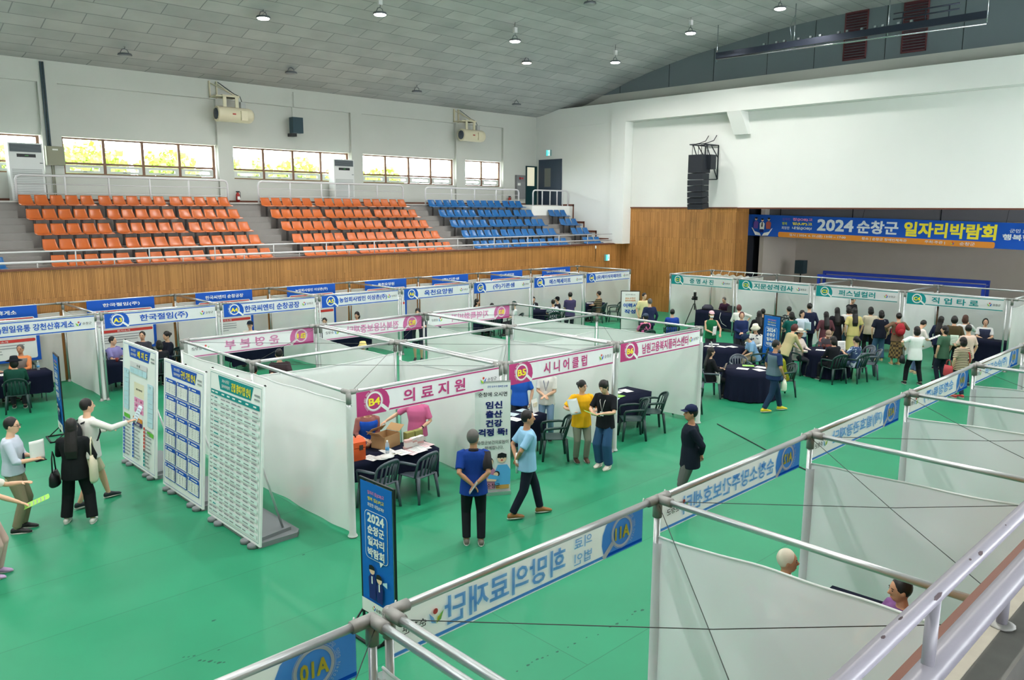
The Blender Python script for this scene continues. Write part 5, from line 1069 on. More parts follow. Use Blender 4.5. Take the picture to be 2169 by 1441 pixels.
c = person('man in a light blue shirt walking right with a rolled paper behind his back', 2.4, -1.18, -26, 1.69, L='behind', R='behind', top=(146, 192, 224), sl='short', bot=(28, 34, 48), shoe=(150, 104, 58), legs='walk', head=(-15, 0), q=.012, skin=SKIN2)
P = c['W'](c['hands'][1][0]); o = MB().tube([(0, 0, -.16), (0, 0, .16)], .022, WP_, 10).obj('rolled_paper', None, P); tag(o, 'rolled white paper behind the back of the man in light blue', 'paper')
c = person('woman in a yellow polo and glasses explaining a leaflet beside booth B5', 5.08, .04, 238, 1.56, L=(.3, .0, -.24), R=(.26, .1, -.2), top=(240, 178, 30), sl='short', bot=(132, 132, 118), shoe=(86, 60, 48), hair='bun', head=(30, 0), q=.012, g=1.05, hem=-.16, extra=[('glasses', BLACK, glasses)])
held_paper(c, -1, 'pale grey folder held by the woman in yellow', mat('paper_folder', (196, 208, 206), .7), (.24, .3), -.5)
c = person('woman in a black tee and wide jeans reading a green leaflet beside booth B5', 5.12, -.5, 192, 1.68, L='hold', R='hold', top=(26, 28, 34), sl='short', bot=(50, 84, 122), bk='wide', shoe=(228, 220, 208), hair='pony', head=(0, 30), q=.012, g=.92, extra=[('lanyard', WP_, lanyard)])
held_paper(c, 1, 'green leaflet read by the woman in the black tee', WPG, (.21, .27), 1.2)
person('woman in a white blouse with a lanyard behind the table of booth B5', 5.66, 1.5, 215, 1.62, L='front', R='front', top=(236, 234, 230), sl='short', bot=(128, 158, 190), hair='bob', head=(0, 10), q=.015, g=.92, extra=[('lanyard', PNAVY, lanyard)])
person('person in a bright blue vest standing behind the woman in white in booth B5', 5.22, 1.85, 215, 1.6, top=(40, 96, 196), sl='short', bot=(40, 42, 56), hair='short', q=.017)
c = person('woman in a pink shirt and white trousers pointing left behind the table of booth B4', 2.4, 1.6, 222, 1.54, R=(.1, .43, -.27), L=(.2, -.05, -.36), top=(216, 110, 156), sl='short', bot=(234, 232, 226), shoe=(150, 120, 96), hair='bob', q=.013, g=1.02, twist=0, extra=[('watch', BLACK, watch)])
person('woman in a blue vest bending over the orange case in booth B4', 1.42, 1.75, 250, 1.52, lean=18, L='front', R='hold', top=(150, 96, 92), sl='elbow', bot=(40, 42, 54), hair='long', vest=(30, 84, 190), q=.015)
c = person('man in a navy cap and black long sleeves standing beyond the A12 banner', 4.4, -2.8, 128, 1.72, L='behind', R='behind', top=(22, 30, 44), sl='long', bot=(96, 98, 96), shoe=(214, 212, 204), hat=('cap', (28, 38, 70)), q=.012, skin=SKIN2, hem=-.16, head=(15, 0)); held_phone(c, 1, 'dark phone in the hand of the man in the navy cap')
c = person('man in a navy tee and grey vest walking past the round tables in yellow sandals', 11.2, -.62, -30, 1.71, L='down', R='carry', legs='walk', top=(32, 52, 92), sl='short', vest=(96, 116, 130), bot=(34, 56, 84), shoe=(232, 206, 50), hc='k', head=(-20, 4), q=.014, skin=SKIN2)
P = c['W'](c['hands'][-1][0]); o = hung_bag(P+Vector((0, 0, -.04)), 20, 'small white bag carried by the man in yellow sandals', mat('white_bag', (222, 226, 206), .8, bump=.3), (.24, .12, .26), .04, 'bag')
person('white haired man seated in the foreground booth A12', 1.4, -5.93, -60, 1.30, 'sit', top=(222, 222, 218), bot=(60, 60, 66), hair='short', hc='w', L='table', R='table', q=.015, skin=SKIN2, ch=('dark green chair under the white haired man', 'green'))
person('dark haired man in a purple shirt seated in the foreground booth A12', 1.6, -7.0, 138, 1.32, 'sit', top=(120, 80, 130), bot=(50, 50, 56), hair='short', L='table', R='table', q=.013, head=(-6, 6), skin=SKIN2, ch=('dark green chair under the man in purple', 'green'))
cloth_table(1.3, -6.42, .06, 1.7, .5, 'navy cloth on the table of booth A12 in the foreground', None)
# ---------------------------------------------------------------- middle block
cloth_table(1.3, 1.12, -.157, 1.8, .62, 'navy cloth on the medical table of booth B4', None, (.3, .4, .5, .3)); cloth_table(4.2, 1.28, 0, 1.8, .6, 'navy cloth on the table of booth B5', None, (.5, .4, .5, .4)); cloth_table(7.3, 1.05, 0, 1.8, .66, 'navy cloth on the table of booth B6', None, (.5, .4, .5, .4))
chair(1.66, .62, 100, 'grey green plastic chair at the right of the B4 medical table', 'grey'); chair(.95, .72, 98, 'grey green plastic chair at the left of the B4 table', 'grey')
chair(4.85, .52, 140, 'dark plastic chair turned sideways before the B5 table', 'green'); chair(7.0, .3, 140, 'dark plastic chair before the B6 table, nearer the post', 'green'); chair(7.78, .38, 140, 'dark plastic chair before the B6 table, right one of the pair', 'green')
chair(9.5, .6, 0, 'dark plastic chair standing behind the right end sheet of booth B6 near its post', 'green'); chair(9.5, 1.9, 0, 'dark plastic chair seen as a shadow through the right end sheet of booth B6', 'green')
person('person in a red shirt seated in front of booth B1', 1.9, 6.9, 60, 1.24, 'sit', top=(196, 50, 48), bot=(30, 32, 38), L='table', R='table', ch=('black chair under the person in red', 'green')); person('man in a dark brown shirt with hands behind his back in front of booth B1', 2.25, 6.35, 70, 1.66, L='behind', R='behind', top=(62, 50, 54), bot=(32, 34, 40), lean=10)
cloth_table(2.6, 7.35, .1, 1.5, .6, 'black navy cloth on the table outside booth B1', None)
person('person in a yellow bucket hat and navy clothes seated in front of booth B2', 5.3, 7.75, 30, 1.26, 'sit', top=(40, 56, 96), sl='long', bot=(30, 40, 60), hat=('bucket', (236, 214, 140)), L='table', R='table', ch=('dark chair under the yellow bucket hat', 'green'))
c = person('person in shorts with a white tote bag in front of booth A6', 8.95, 10.2, 226, 1.64, top=(40, 44, 54), bot=(40, 46, 60), bk='shorts', hair='bob', L='hold', R='hold'); hung_bag(c['W'](c['B'](.2, .2)), 226, 'white tote bag held by the person in shorts', mat('white_canvas', (232, 234, 226), .9), (.36, .1, .4), .16, 'tote_bag')
cloth_table(8.6, 7.4, 0, 1.6, .6, 'navy cloth on the table outside booth B3', None)
# medical table things
def sheet_on(x, y, rz, label, mt=WP_, z=.745, size=(.21, .29), group=None):
    mb = MB(); mb.b2((-size[0]/2, -size[1]/2, 0), (size[0]/2, size[1]/2, .0025), mt)
    for i in range(4): mb.b2((-size[0]*.35, size[1]*(.3-.17*i), .0028), (size[0]*.3, size[1]*(.3-.17*i)+.012, .0032), INKL)
    o = mb.obj('paper_sheet', None, (x, y, z), rz); tag(o, label, 'paper', group)
root = thing('orange_case', 'orange hard case on the left end of the medical table', 'case', (.72, 1.15, .745), -.1); OC = mat('orange_plastic', (226, 92, 44), .4)
MB().b2((-.2, -.14, 0), (.2, .14, .2), OC).obj('case_body', root); mb = MB(); mb.b2((-.205, -.145, .21), (.205, .145, .3), OC); mb.prism([(-.205, -.145, .3), (.205, -.145, .3), (.205, -.06, .35), (-.205, -.06, .35)], (0, .0, .001), OC); mb.prism([(-.205, -.145, .3), (-.205, .145, .3), (-.205, .06, .35), (-.205, -.06, .35)], (.41, 0, 0), OC); mb.obj('lid', root)
MB().tube([(-.1, 0, .35), (-.08, 0, .4), (.08, 0, .4), (.1, 0, .35)], .012, BLACK, 6).obj('handle', root)
for x in (-.12, .12): MB().b2((x-.03, -.155, .17), (x+.03, -.14, .25), mat('latch_dark', (60, 50, 48), .5)).obj('latch', root)
CB = mat('cardboard', (176, 140, 98), .85, var=.06)
root = thing('cardboard_box', 'open cardboard box at the back of the medical table', 'box', (1.55, 1.36, .745), .25)
for a, b in (((-.2, -.15, 0), (.2, -.145, .22)), ((-.2, .145, 0), (.2, .15, .22)), ((-.2, -.15, 0), (-.195, .15, .22)), ((.195, -.15, 0), (.2, .15, .22)), ((-.2, -.15, 0), (.2, .15, .005))): MB().b2(a, b, CB).obj('panel', root)
for q, ax, c in ((.7, 'Y', (-.26, 0, .26)), (-.6, 'Y', (.25, 0, .28)), (-.8, 'X', (0, .2, .26))): MB().box(c, (.16, .29, .005) if ax == 'Y' else (.38, .15, .005), CB, Matrix.Rotation(q, 3, ax)).obj('flap', root)
rk = random.Random(9)
for i in range(3):
    for j in range(4): tag(MB().box((0, 0, .02), (.13, .075, .04), mat('white_packet', (236, 230, 226), .6) if (i+j) % 3 else mat('pink_packet', (230, 190, 186), .6)).obj('medicine_box', None, (1.72+i*.14+rk.uniform(-.01, .01), .98+.02*i+rk.uniform(-.02, .02), .745+j*.041), rk.uniform(-.3, .3)), 'small white and pink medicine box in the pile on the medical table', 'box', 'medicine boxes piled on the medical table')
for i in range(2):
    for j in range(3): tag(MB().box((0, 0, .03), (.17, .1, .06), mat('olive_packet', (150, 150, 84), .6)).obj('gift_box', None, (1.98+i*.18, 1.28, .745+j*.061), .1*i), 'olive green gift box stacked at the back right of the medical table', 'box', 'olive boxes on the medical table')
for i, (x, y, r_) in enumerate(((1.0, .98, .2), (1.4, 1.08, -.1), (1.62, .78, .3), (1.8, .8, .1), (1.95, .86, -.2), (2.06, .95, .1), (1.5, .84, .0))): sheet_on(x, y, r_, 'loose white sheet on the medical table', [WP_, WP_, WPK][i % 3], .745+.003*i, group='sheets on the medical table')
def bottle(x, y, label, z=.745):
    root = thing('water_bottle', label, 'bottle', (x, y, z)); PL = sheetmat('clear_bottle_plastic', (214, 230, 240), .55, .3)
    MB().lathe([(.03, 0), (.033, .01), (.033, .13), (.028, .17), (.013, .2), (.013, .205)], PL, n=14).obj('bottle_body', root); MB().lathe([(.016, .2), (.016, .222)], WP_, n=12).obj('cap', root); MB().lathe([(.034, .06), (.034, .11)], PSKY, n=14).obj('paper_label', root)
bottle(1.33, 1.0, 'clear water bottle with a blue label on the medical table')
for i in range(2):
    root = thing('hand_fan', 'white round hand fan lying on the medical table', 'fan', (1.12+.09*i, .86-.02*i, .752+.01*i), .2-.3*i, 'hand fans on the medical table'); MB().lathe([(.12, 0), (.12, .004)], WP_, n=24).obj('fan_blade', root); MB().b2((.11, -.014, 0), (.28, .014, .008), mat('fan_handle', (228, 226, 214), .5)).obj('handle', root)
for i, (x, y, r_) in enumerate(((4.35, 1.1, .1), (4.55, 1.42, .3), (4.8, 1.15, -.1), (4.92, 1.4, .1))): sheet_on(x, y, r_, 'white sheet lying on the B5 table', [WP_, WPB][i % 2], .745+.002*i, group='sheets on the B5 table')
root = thing('desk_card', 'white tent card standing on the right end of the B5 table', 'card', (5.0, 1.22, .745), .2); MB().prism([(-.1, -.05, 0), (.1, -.05, 0), (.1, 0, .27), (-.1, 0, .27)], (0, .004, 0), WP_).obj('front_face', root); MB().b2((-.06, -.04, .12), (.06, -.03, .2), PCREAM).obj('printed_picture', root); MB().prism([(-.1, .05, 0), (.1, .05, 0), (.1, 0, .27), (-.1, 0, .27)], (0, .004, 0), WP_).obj('rear_face', root)
for i, (x, y, r_, m) in enumerate(((6.75, .95, .2, WP_), (7.0, 1.15, -.1, WP_), (7.3, .95, .1, WPG), (7.55, 1.2, .2, WP_), (7.8, 1.1, -.2, WP_), (7.0, .85, .4, WPB))): sheet_on(x, y, r_, 'sheet lying on the B6 table', m, .745+.002*i, group='sheets on the B6 table')
root = thing('orange_bin', 'orange plastic box standing behind the outer sheet of booth B4', 'box', (.22, 1.75, 0), .1); mb = MB(); mb.loft([((0, 0, 0), (.13, 0, 0), (0, .1, 0)), ((0, 0, .22), (.15, 0, 0), (0, .12, 0))], OC, 4); mb.obj('tub', root); MB().tube([(-.12, 0, .2), (0, 0, .34), (.12, 0, .2)], .01, OC, 6).obj('handle', root)
# ---------------------------------------------------------------- far blue booths
for k, (cx, w_) in enumerate(((-1.6, 1.5), (1.2, 1.7), (4.55, 1.6), (7.7, 1.6), (10.6, 1.6), (13.6, 1.6), (16.7, 1.5), (19.7, 1.5))):
    cloth_table(cx, 12.42, 0, w_, .6, 'navy cloth on the table of booth A%d' % (k+2), None, (.5, .4, .4, .4))
def sitp(label, x, y, f, h, chl, col='green', **k): k.setdefault('L', 'table'); k.setdefault('R', 'table'); return person(label, x, y, f, h, 'sit', ch=(chl, col), **k)
sitp('grey haired man in a grey jacket over an orange shirt seated in booth A2', -1.25, 13.2, 240, 1.28, 'dark chair under the man with the orange shirt', top=(226, 140, 88), sl='long', vest=(132, 124, 118), bot=(60, 60, 64), hc='g', skin=SKIN2)
sitp('woman in a wide black hat and green top seated at booth A2', -1.75, 11.5, 75, 1.26, 'dark green chair under the black hat at booth A2', top=(30, 78, 66), sl='long', bot=(40, 42, 48), hat=('wide', (24, 28, 36)), hair='bob')
sitp('person in a lilac shirt seated at the left edge in booth A2', -2.05, 12.95, -20, 1.26, 'dark chair under the lilac shirt at the left edge', top=(186, 164, 214), bot=(50, 52, 60))
sitp('man in a lavender shirt seated at booth A3 looking right', .85, 12.98, -60, 1.28, 'dark chair under the lavender shirt', top=(140, 134, 190), bot=(50, 52, 60), head=(15, 0)); sitp('dark haired man seated at the back of booth A3 behind the layout board', 1.75, 13.35, 235, 1.28, 'dark chair of the man at the back of booth A3', top=(60, 62, 70), bot=(50, 52, 60)); sitp('person with black hair seated with the back turned at booth A3', 1.6, 11.7, 80, 1.22, 'dark chair of the person with the back turned at booth A3', top=(34, 36, 42), bot=(30, 32, 36), hair='bob'); sitp('woman in a black top seated at the right of booth A3', 2.2, 12.75, 190, 1.32, 'dark chair under the woman in black at booth A3', top=(28, 32, 46), sl='elbow', bot=(40, 42, 46), hair='bun')
sitp('person in a dark cap seated in booth A4', 4.85, 13.2, 230, 1.29, 'dark chair of the person in the cap at booth A4', top=(226, 222, 214), bot=(40, 42, 46), hat=('cap', (30, 42, 56)))
sitp('black haired person in a pink top seated in booth A5', 8.5, 12.95, 215, 1.28, 'dark chair of the black haired person at booth A5', top=(190, 130, 136), bot=(40, 42, 46), hair='bob'); sitp('dark haired person bent low in booth A5', 7.3, 12.95, 230, 1.2, 'dark chair of the bent person at booth A5', top=(40, 42, 50), bot=(40, 42, 46), lean=15)
sitp('woman with a black headscarf seated in booth A7', 13.95, 13.1, -50, 1.28, 'dark chair under the headscarf at booth A7', top=(28, 30, 38), sl='long', bot=(30, 32, 38), hair='long'); sitp('man in black seated beside the headscarf in booth A7', 13.6, 11.85, 80, 1.24, 'dark chair of the man in black at booth A7', top=(30, 32, 40), bot=(30, 32, 38)); sitp('man in a dark green cap and white shirt seated in booth A7', 14.55, 11.65, 150, 1.24, 'dark chair under the green cap at booth A7', top=(222, 224, 226), bot=(46, 48, 52), hat=('cap', (24, 58, 48)))
sitp('person in black bent over the table of booth A8', 16.8, 12.95, 240, 1.22, 'dark chair of the bent person at booth A8', top=(40, 42, 48), bot=(40, 42, 46), lean=22); sitp('person in a black cap seated at booth A8', 17.1, 11.8, 110, 1.2, 'dark chair under the black cap at booth A8', top=(44, 46, 54), bot=(40, 42, 46), hat=('cap', (24, 26, 32))); sitp('person in a white and navy plaid shirt seated before booth A8', 16.15, 11.15, 60, 1.24, 'dark chair under the plaid shirt', top=pattern('plaid_shirt', (230, 232, 236), (40, 48, 80), 'check', 22), bot=(60, 70, 96)); person('man in a purple navy shirt standing with his back turned before booth A8', 15.95, 10.1, 60, 1.66, top=(70, 62, 98), bot=(40, 42, 52), L='front', R='front')
sitp('woman with long hair in a white top seated in booth A9', 19.35, 12.9, -60, 1.3, 'dark chair of the long haired woman at booth A9', top=(234, 230, 226), bot=(40, 42, 46), hair='long'); sitp('man in a brown striped shirt seated at booth A9', 19.6, 11.75, 110, 1.30, 'dark chair under the brown striped shirt', top=pattern('brown_stripe', (150, 128, 100), (60, 52, 48), 'stripe', 4), bot=(50, 50, 54))
chair(20.3, 11.5, 140, 'empty dark chair beside the man in brown stripes at booth A9', 'green')
bottle(-1.05, 12.5, 'clear water bottle on the right end of the A2 table'); bottle(16.5, 12.5, 'clear water bottle on the A8 table')
tag(MB().lathe([(.03, 0), (.04, .1), (.036, .1)], mat('paper_cup_red', (130, 50, 46), .6), n=12).obj('paper_cup', None, (.72, 12.3, .745)), 'dark red drink cup on the A3 table', 'cup')
tag(MB().lathe([(.035, 0), (.045, .11), (.04, .11)], mat('paper_cup_cream', (232, 222, 190), .6), n=12).obj('paper_cup', None, (2.0, 12.3, .745)), 'cream paper cup on the right end of the A3 table', 'cup')
for k, (x, y, lb) in enumerate(((-1.8, 12.4, 'A2'), (.95, 12.3, 'A3'), (1.3, 12.45, 'A3'), (16.9, 12.35, 'A8'), (19.8, 12.4, 'A9'), (14.7, 12.4, 'A7'))): sheet_on(x, y, .2*k, 'white sheet on the table of booth %s%s' % (lb, ' nearer the side sheet' if k == 1 else (' in the middle' if k == 2 else '')), WP_)
# ---------------------------------------------------------------- floor beside booth A9 and the round tables
person('young man in a cream shirt standing by the slatted wall right of booth A9', 17.65, 8.0, 250, 1.68, top=(222, 212, 160), bot=(70, 74, 84), head=(0, 12)); person('man in a navy suit standing with his back turned near the slatted wall', 16.4, 6.8, 60, 1.66, top=(36, 44, 76), sl='long', bot=(36, 40, 62), hc='g', hem=-.16)
c = sitp('person in a grey cap and black patterned shirt seated behind booth B6', 15.1, 6.0, 70, 1.32, 'dark chair under the grey cap behind booth B6', top=pattern('pink_flower_shirt', (40, 38, 46), (214, 110, 160), 'noise', 5.5), bot=(50, 52, 60), hat=('cap', (74, 84, 104)), hair='short'); sitp('man in a bright blue shirt seated with his back to the viewer behind booth B6', 16.9, 6.2, 40, 1.29, 'dark chair under the bright blue shirt', top=(40, 72, 168), bot=(40, 46, 62))
hung_bag((15.6, 5.6, .5), 30, 'white and red shopping bag beside the seated pair behind booth B6', mat('white_red_bag', (226, 210, 206), .6), (.36, .14, .3), .2, 'shopping_bag')
round_table(14.5, 2.8, .66, 'navy cloth to the floor on the rear left round table'); round_table(12.1, .52, .64, 'navy cloth to the floor on the nearest round table'); round_table(16.15, .35, .6, 'navy cloth to the floor on the right round table')
sitp('person in a patterned top seated at the left of the rear round table', 13.65, 3.35, -35, 1.28, 'dark chair at the left of the rear round table', top=pattern('beige_pattern', (150, 130, 110), (60, 54, 56), 'noise', 7), bot=(50, 52, 60), hair='bob')
c = person('woman in a pink cap and green sleeveless top standing behind the rear round table', 15.6, 3.85, 225, 1.58, top=(26, 106, 66), sl='none', bot=(50, 52, 60), hair='bob', hat=('cap', (240, 196, 206)), R='front', L=(.2, .1, -.4), extra=[('face_mask', WP_, mask)]); held_paper(c, -1, 'white form held by the woman in the pink cap', tilt=.1)
sitp('man in a light blue shirt and navy hat writing at the rear round table', 14.75, 1.82, 140, 1.22, 'dark chair under the light blue shirt at the rear round table', top=(140, 180, 220), bot=(150, 138, 116), hat=('bucket', (30, 46, 74)), lean=22, head=(0, 25))
sitp('woman in a white bucket hat and spotted blouse seated at the rear round table', 15.6, 2.3, 190, 1.33, 'dark chair under the white bucket hat', top=pattern('spotted_blouse', (230, 230, 226), (60, 66, 84), 'noise', 11), sl='long', bot=(40, 42, 52), hat=('bucket', (240, 236, 214)), hair='bob', head=(0, 18))
person('woman in a beige jacket standing bent between the round tables', 14.85, .95, -30, 1.6, lean=22, L='table', R='reach', top=(196, 180, 138), sl='long', bot=(50, 52, 60), hair='curly', hc='r', hem=-.2)
sitp('person in a white panama hat and pale shirt at the right round table', 15.75, 1.02, 270, 1.3, 'dark chair under the panama hat', top=(230, 214, 206), sl='long', bot=(60, 62, 70), hat=('panama', (238, 230, 208)), skin=SKIN2)
sitp('person in black seated with the back turned at the right round table', 15.4, -.2, 65, 1.24, 'dark green chair with its back to the viewer under the person in black', top=(26, 28, 34), sl='long', bot=(30, 32, 38), hair='bob', lean=6)
sitp('person in a grey print top and cap bent low over the right round table', 16.95, .75, 215, 1.24, 'dark chair of the person bent low at the right round table', top=pattern('grey_print', (86, 80, 88), (190, 110, 100), 'noise', 3.5), bot=(60, 62, 70), hat=('cap', (150, 128, 110)), lean=18, head=(0, 20))
c = sitp('woman in a blue and white floral top seated at the right round table', 15.95, -.55, 80, 1.22, 'dark green chair with its back to the viewer under the floral top', top=pattern('blue_floral', (62, 80, 118), (196, 206, 220), 'noise', 10), bot=(96, 110, 140), hair='pony', L='raise'); held_paper(c, 1, 'white leaflet held up by the woman in the floral top', tilt=.2, size=(.22, .3))
chair(16.7, -.62, 120, 'grey empty chair at the right of the right round table', 'grey'); chair(17.05, -.3, 150, 'grey empty chair tucked behind the other empty chair', 'grey')
sitp('man in a moss green tee and grey cap seated at the nearest round table', 12.85, .0, 150, 1.2, 'dark green chair under the moss green tee', top=(140, 142, 32), bot=(60, 90, 130), hat=('cap', (90, 92, 110)), lean=14, head=(0, 10), skin=SKIN2)
c = sitp('woman in black reading a booklet seated at the left of the nearest round table', 11.35, 1.2, -40, 1.25, 'grey green chair under the woman in black at the nearest round table', 'grey', top=(26, 27, 32), sl='long', bot=(28, 30, 34), hair='long', L='hold', R='hold'); held_paper(c, 1, 'cream booklet read at the nearest round table', mat('booklet_cream', (206, 194, 176), .7), (.15, .2), .3); hung_bag((11.38, 1.0, .66), 55, 'white tote bag hanging on the grey green chair at the nearest round table', mat('white_canvas', (232, 234, 226), .9), (.36, .06, .26), .1, 'tote_bag')
chair(12.95, 1.25, 225, 'grey empty chair with a paper tag behind the nearest round table', 'grey')
for i, (x, y, r_, m, lb) in enumerate(((11.95, .62, .3, WP_, 'white sheet at the left of the nearest round table'), (12.1, .25, -.4, WP_, 'white sheet at the front of the nearest round table'), (12.4, .72, .6, WPG, 'green leaflet on the nearest round table'), (12.45, .38, .1, WP_, 'white sheet at the right of the nearest round table'), (14.2, 3.0, .2, WP_, 'white sheet at the left of the rear round table'), (14.6, 3.1, .5, WP_, 'white sheet at the back of the rear round table'), (14.62, 2.5, -.3, WP_, 'form being written on at the rear round table'), (14.4, 2.7, 0, WP_, 'white sheet in the middle of the rear round table'), (16.0, .45, .3, WP_, 'white sheet at the left of the right round table'), (16.25, .2, -.2, WP_, 'white sheet at the front of the right round table'))): sheet_on(x, y, r_, lb, m, .746+.0005*i)
tag(MB().lathe([(.03, 0), (.042, .12), (.038, .12)], mat('iced_coffee', (70, 36, 32), .3), n=12).obj('paper_cup', None, (16.3, .5, .745)), 'dark drink cup on the right round table', 'cup')
root = thing('desk_card', 'small white card standing at the left of the rear round table', 'card', (14.05, 2.85, .745), .8); MB().prism([(-.07, -.03, 0), (.07, -.03, 0), (.07, 0, .18), (-.07, 0, .18)], (0, .004, 0), WP_).obj('front_face', root); MB().b2((-.04, -.028, .06), (.04, -.022, .1), PCREAM).obj('printed_picture', root)
# ---------------------------------------------------------------- crowd before the teal booths
root = thing('camera_tripod', 'black camera with a flash on a tripod in booth C1', 'camera', (21.5, 8.3, 0))
for a in (0, 2.1, 4.2): MB().tube([(.38*math.cos(a), .38*math.sin(a), 0), (.03*math.cos(a), .03*math.sin(a), .95)], .018, BLACK, 6).obj('leg', root)
MB().tube([(0, 0, .7), (0, 0, 1.1)], .02, BLACK, 8).obj('column', root); MB().b2((-.06, -.09, 1.1), (.06, .09, 1.24), BLACK).obj('camera_body', root); MB().tube([(-.05, 0, 1.17), (-.18, 0, 1.16)], .045, BLACK, 10).obj('camera_lens', root); MB().b2((-.04, -.04, 1.24), (.04, .04, 1.42), BLACK).obj('flash', root); MB().b2((-.06, -.04, 1.42), (.05, .04, 1.47), WP_).obj('flash_head', root)
cloth_table(21.55, 7.15, PI/2, 1.8, .62, 'navy cloth on the table of booth C1', None, (.5, .6, .6, .6)); cloth_table(21.65, -2.15, PI/2, 1.5, .62, 'navy cloth on the table of booth C4', None, (.5, .65, .65, .6)); cloth_table(21.6, 1.1, PI/2, 1.5, .6, 'navy cloth on the table of booth C3', None); cloth_table(21.6, 4.3, PI/2, 1.5, .6, 'navy cloth on the table of booth C2', None)
sitp('man in a dark purple top seated behind the table of booth C1', 22.35, 7.35, 180, 1.22, 'dark chair behind the table of booth C1', top=(66, 40, 62), bot=(40, 40, 46), hc='g', lean=18)
root = thing('laptop', 'black laptop open on the right end of the C1 table', 'laptop', (21.55, 6.75, .745), PI); MB().b2((-.12, -.17, 0), (.12, .17, .018), BLACK).obj('base', root); MB().box((-.16, 0, .12), (.012, .34, .23), BLACK, Matrix.Rotation(-.25, 3, 'Y')).obj('screen', root)
root = thing('printer', 'dark bag and printer heap on the left end of the C1 table', 'printer', (21.6, 7.75, .745)); MB().loft([((0, 0, 0), (.2, 0, 0), (0, .25, 0)), ((0, 0, .1), (.2, 0, 0), (0, .24, 0)), ((.02, 0, .2), (.1, 0, 0), (0, .14, 0))], mat('dark_nylon', (48, 50, 66), .6), 14).obj('case', root); MB().b2((-.19, -.1, .03), (-.21, .1, .06), BLACK).obj('paper_slot', root)
root = thing('laptop_cable', 'white cable hanging down the front of the C1 table', 'cable', (21.2, 6.9, .74)); MB().tube([(0, 0, .01), (-.05, .02, -.2), (-.06, -.1, -.4), (-.05, -.3, -.5)], .008, WP_, 5).obj('cord', root)
person('person in a white shirt leaning towards the C1 table', 17.95, 4.2, 50, 1.56, lean=14, top=(232, 230, 224), sl='elbow', bot=(50, 54, 64), hair='curly', hc='r', L='hold', R='hip')
person('woman with auburn hair in a navy top standing behind the rear round table', 16.3, 3.2, 215, 1.56, top=(34, 48, 92), sl='long', bot=(40, 42, 50), hair='curly', hc='r', L='front', R='front')
person('woman with long black hair in black standing behind the spotted blouse', 16.75, 2.85, 40, 1.58, top=(26, 27, 32), sl='elbow', bot=(30, 31, 36), hair='long')
sitp('person with dark hair seated at the C2 table left of the blue sign', 19.3, 4.1, 20, 1.3, 'dark chair at the C2 table left of the blue sign', top=(40, 46, 48), bot=(44, 46, 52))
person('person in a black and white speckled top standing right of the blue sign', 18.7, 2.85, 60, 1.56, top=pattern('speckled_top', (44, 52, 54), (170, 176, 170), 'noise', 18), bot=(40, 44, 50), hair='short')
person('man in a dark navy suit standing with his back turned before booth C2', 18.8, 2.2, 40, 1.72, top=(34, 40, 66), sl='long', bot=(30, 34, 48), hc='k', hem=-.18)
c = person('smiling woman in a pale tee facing the viewer before booth C2', 18.1, 2.1, 230, 1.56, top=(206, 218, 232), bot=(40, 56, 88), hair='bob', L='hold', R='front'); held_paper(c, 1, 'pale blue leaflet held by the smiling woman in the pale tee', WPB, (.2, .28), .2)
person('woman in a teal top standing with her back turned before booth C2', 17.5, 2.15, 60, 1.55, top=(20, 92, 86), bot=(36, 38, 46), hair='bob', sl='short', L='hold', R='front')
person('woman in a maroon top with very long hair before booth C3', 18.4, 1.45, 45, 1.55, top=(98, 58, 66), sl='elbow', bot=(40, 38, 44), hair='long'); person('woman in a black dress with long black hair before booth C3', 19.3, 1.5, 40, 1.6, top=(28, 28, 34), sl='elbow', bk='dress', hair='long')
person('woman in black with tied hair standing inside booth C3', 22.3, 2.3, 250, 1.68, top=(30, 30, 34), sl='short', bot=(34, 34, 40), hair='bun', L='front', R='front', head=(-20, 15))
person('person in a white tee with black hair before booth C3', 19.95, 1.4, 40, 1.6, top=(228, 228, 226), bot=(96, 120, 156), hair='bob'); person('woman with long curly hair in a pale yellow dress before booth C3', 19.4, .98, 42, 1.63, top=(216, 202, 132), sl='short', bk='dress', hair='long', g=1.05, shoe=(190, 160, 120))
c = person('woman in a cream top with a shoulder bag before booth C3', 20.1, .75, 42, 1.62, top=(214, 204, 182), sl='long', bot=(34, 34, 40), hair='bob', L='hold', R='down'); hung_bag(c['W'](c['B'](.04, -.06, -.24)), 42, 'small tan shoulder bag of the woman in the cream top', mat('tan_leather', (190, 156, 116), .5), (.2, .08, .16), .4, 'shoulder_bag')
person('woman with a black bob in a grey and black top and jeans before booth C3', 19.6, .22, 42, 1.6, top=pattern('grey_black_top', (30, 34, 50), (120, 124, 134), 'noise', 1.5), bot=(74, 104, 140), bk='wide', hair='bob', shoe=(206, 190, 140))
c = person('woman with a bun and plaid skirt wearing a red backpack before booth C3', 19.35, -.4, 42, 1.6, top=(120, 92, 74), sl='long', bot=pattern('brown_plaid', (134, 108, 70), (66, 54, 44), 'check', 14), bk='skirt', hair='bun', shoe=(190, 160, 110), L='hip', R='raise'); backpack(c, 'red backpack on the woman in the plaid skirt', mat('red_nylon', (170, 26, 42), .6))
c = person('man in a pale pink shirt bending over a paper before booth C4', 18.35, -1.3, -30, 1.6, lean=10, top=(232, 220, 216), bot=(86, 106, 140), L='hold', R='hold', head=(0, 25), shoe=(190, 170, 130)); held_paper(c, 1, 'large white sheet read by the man in the pale pink shirt', tilt=1.0, size=(.3, .42))
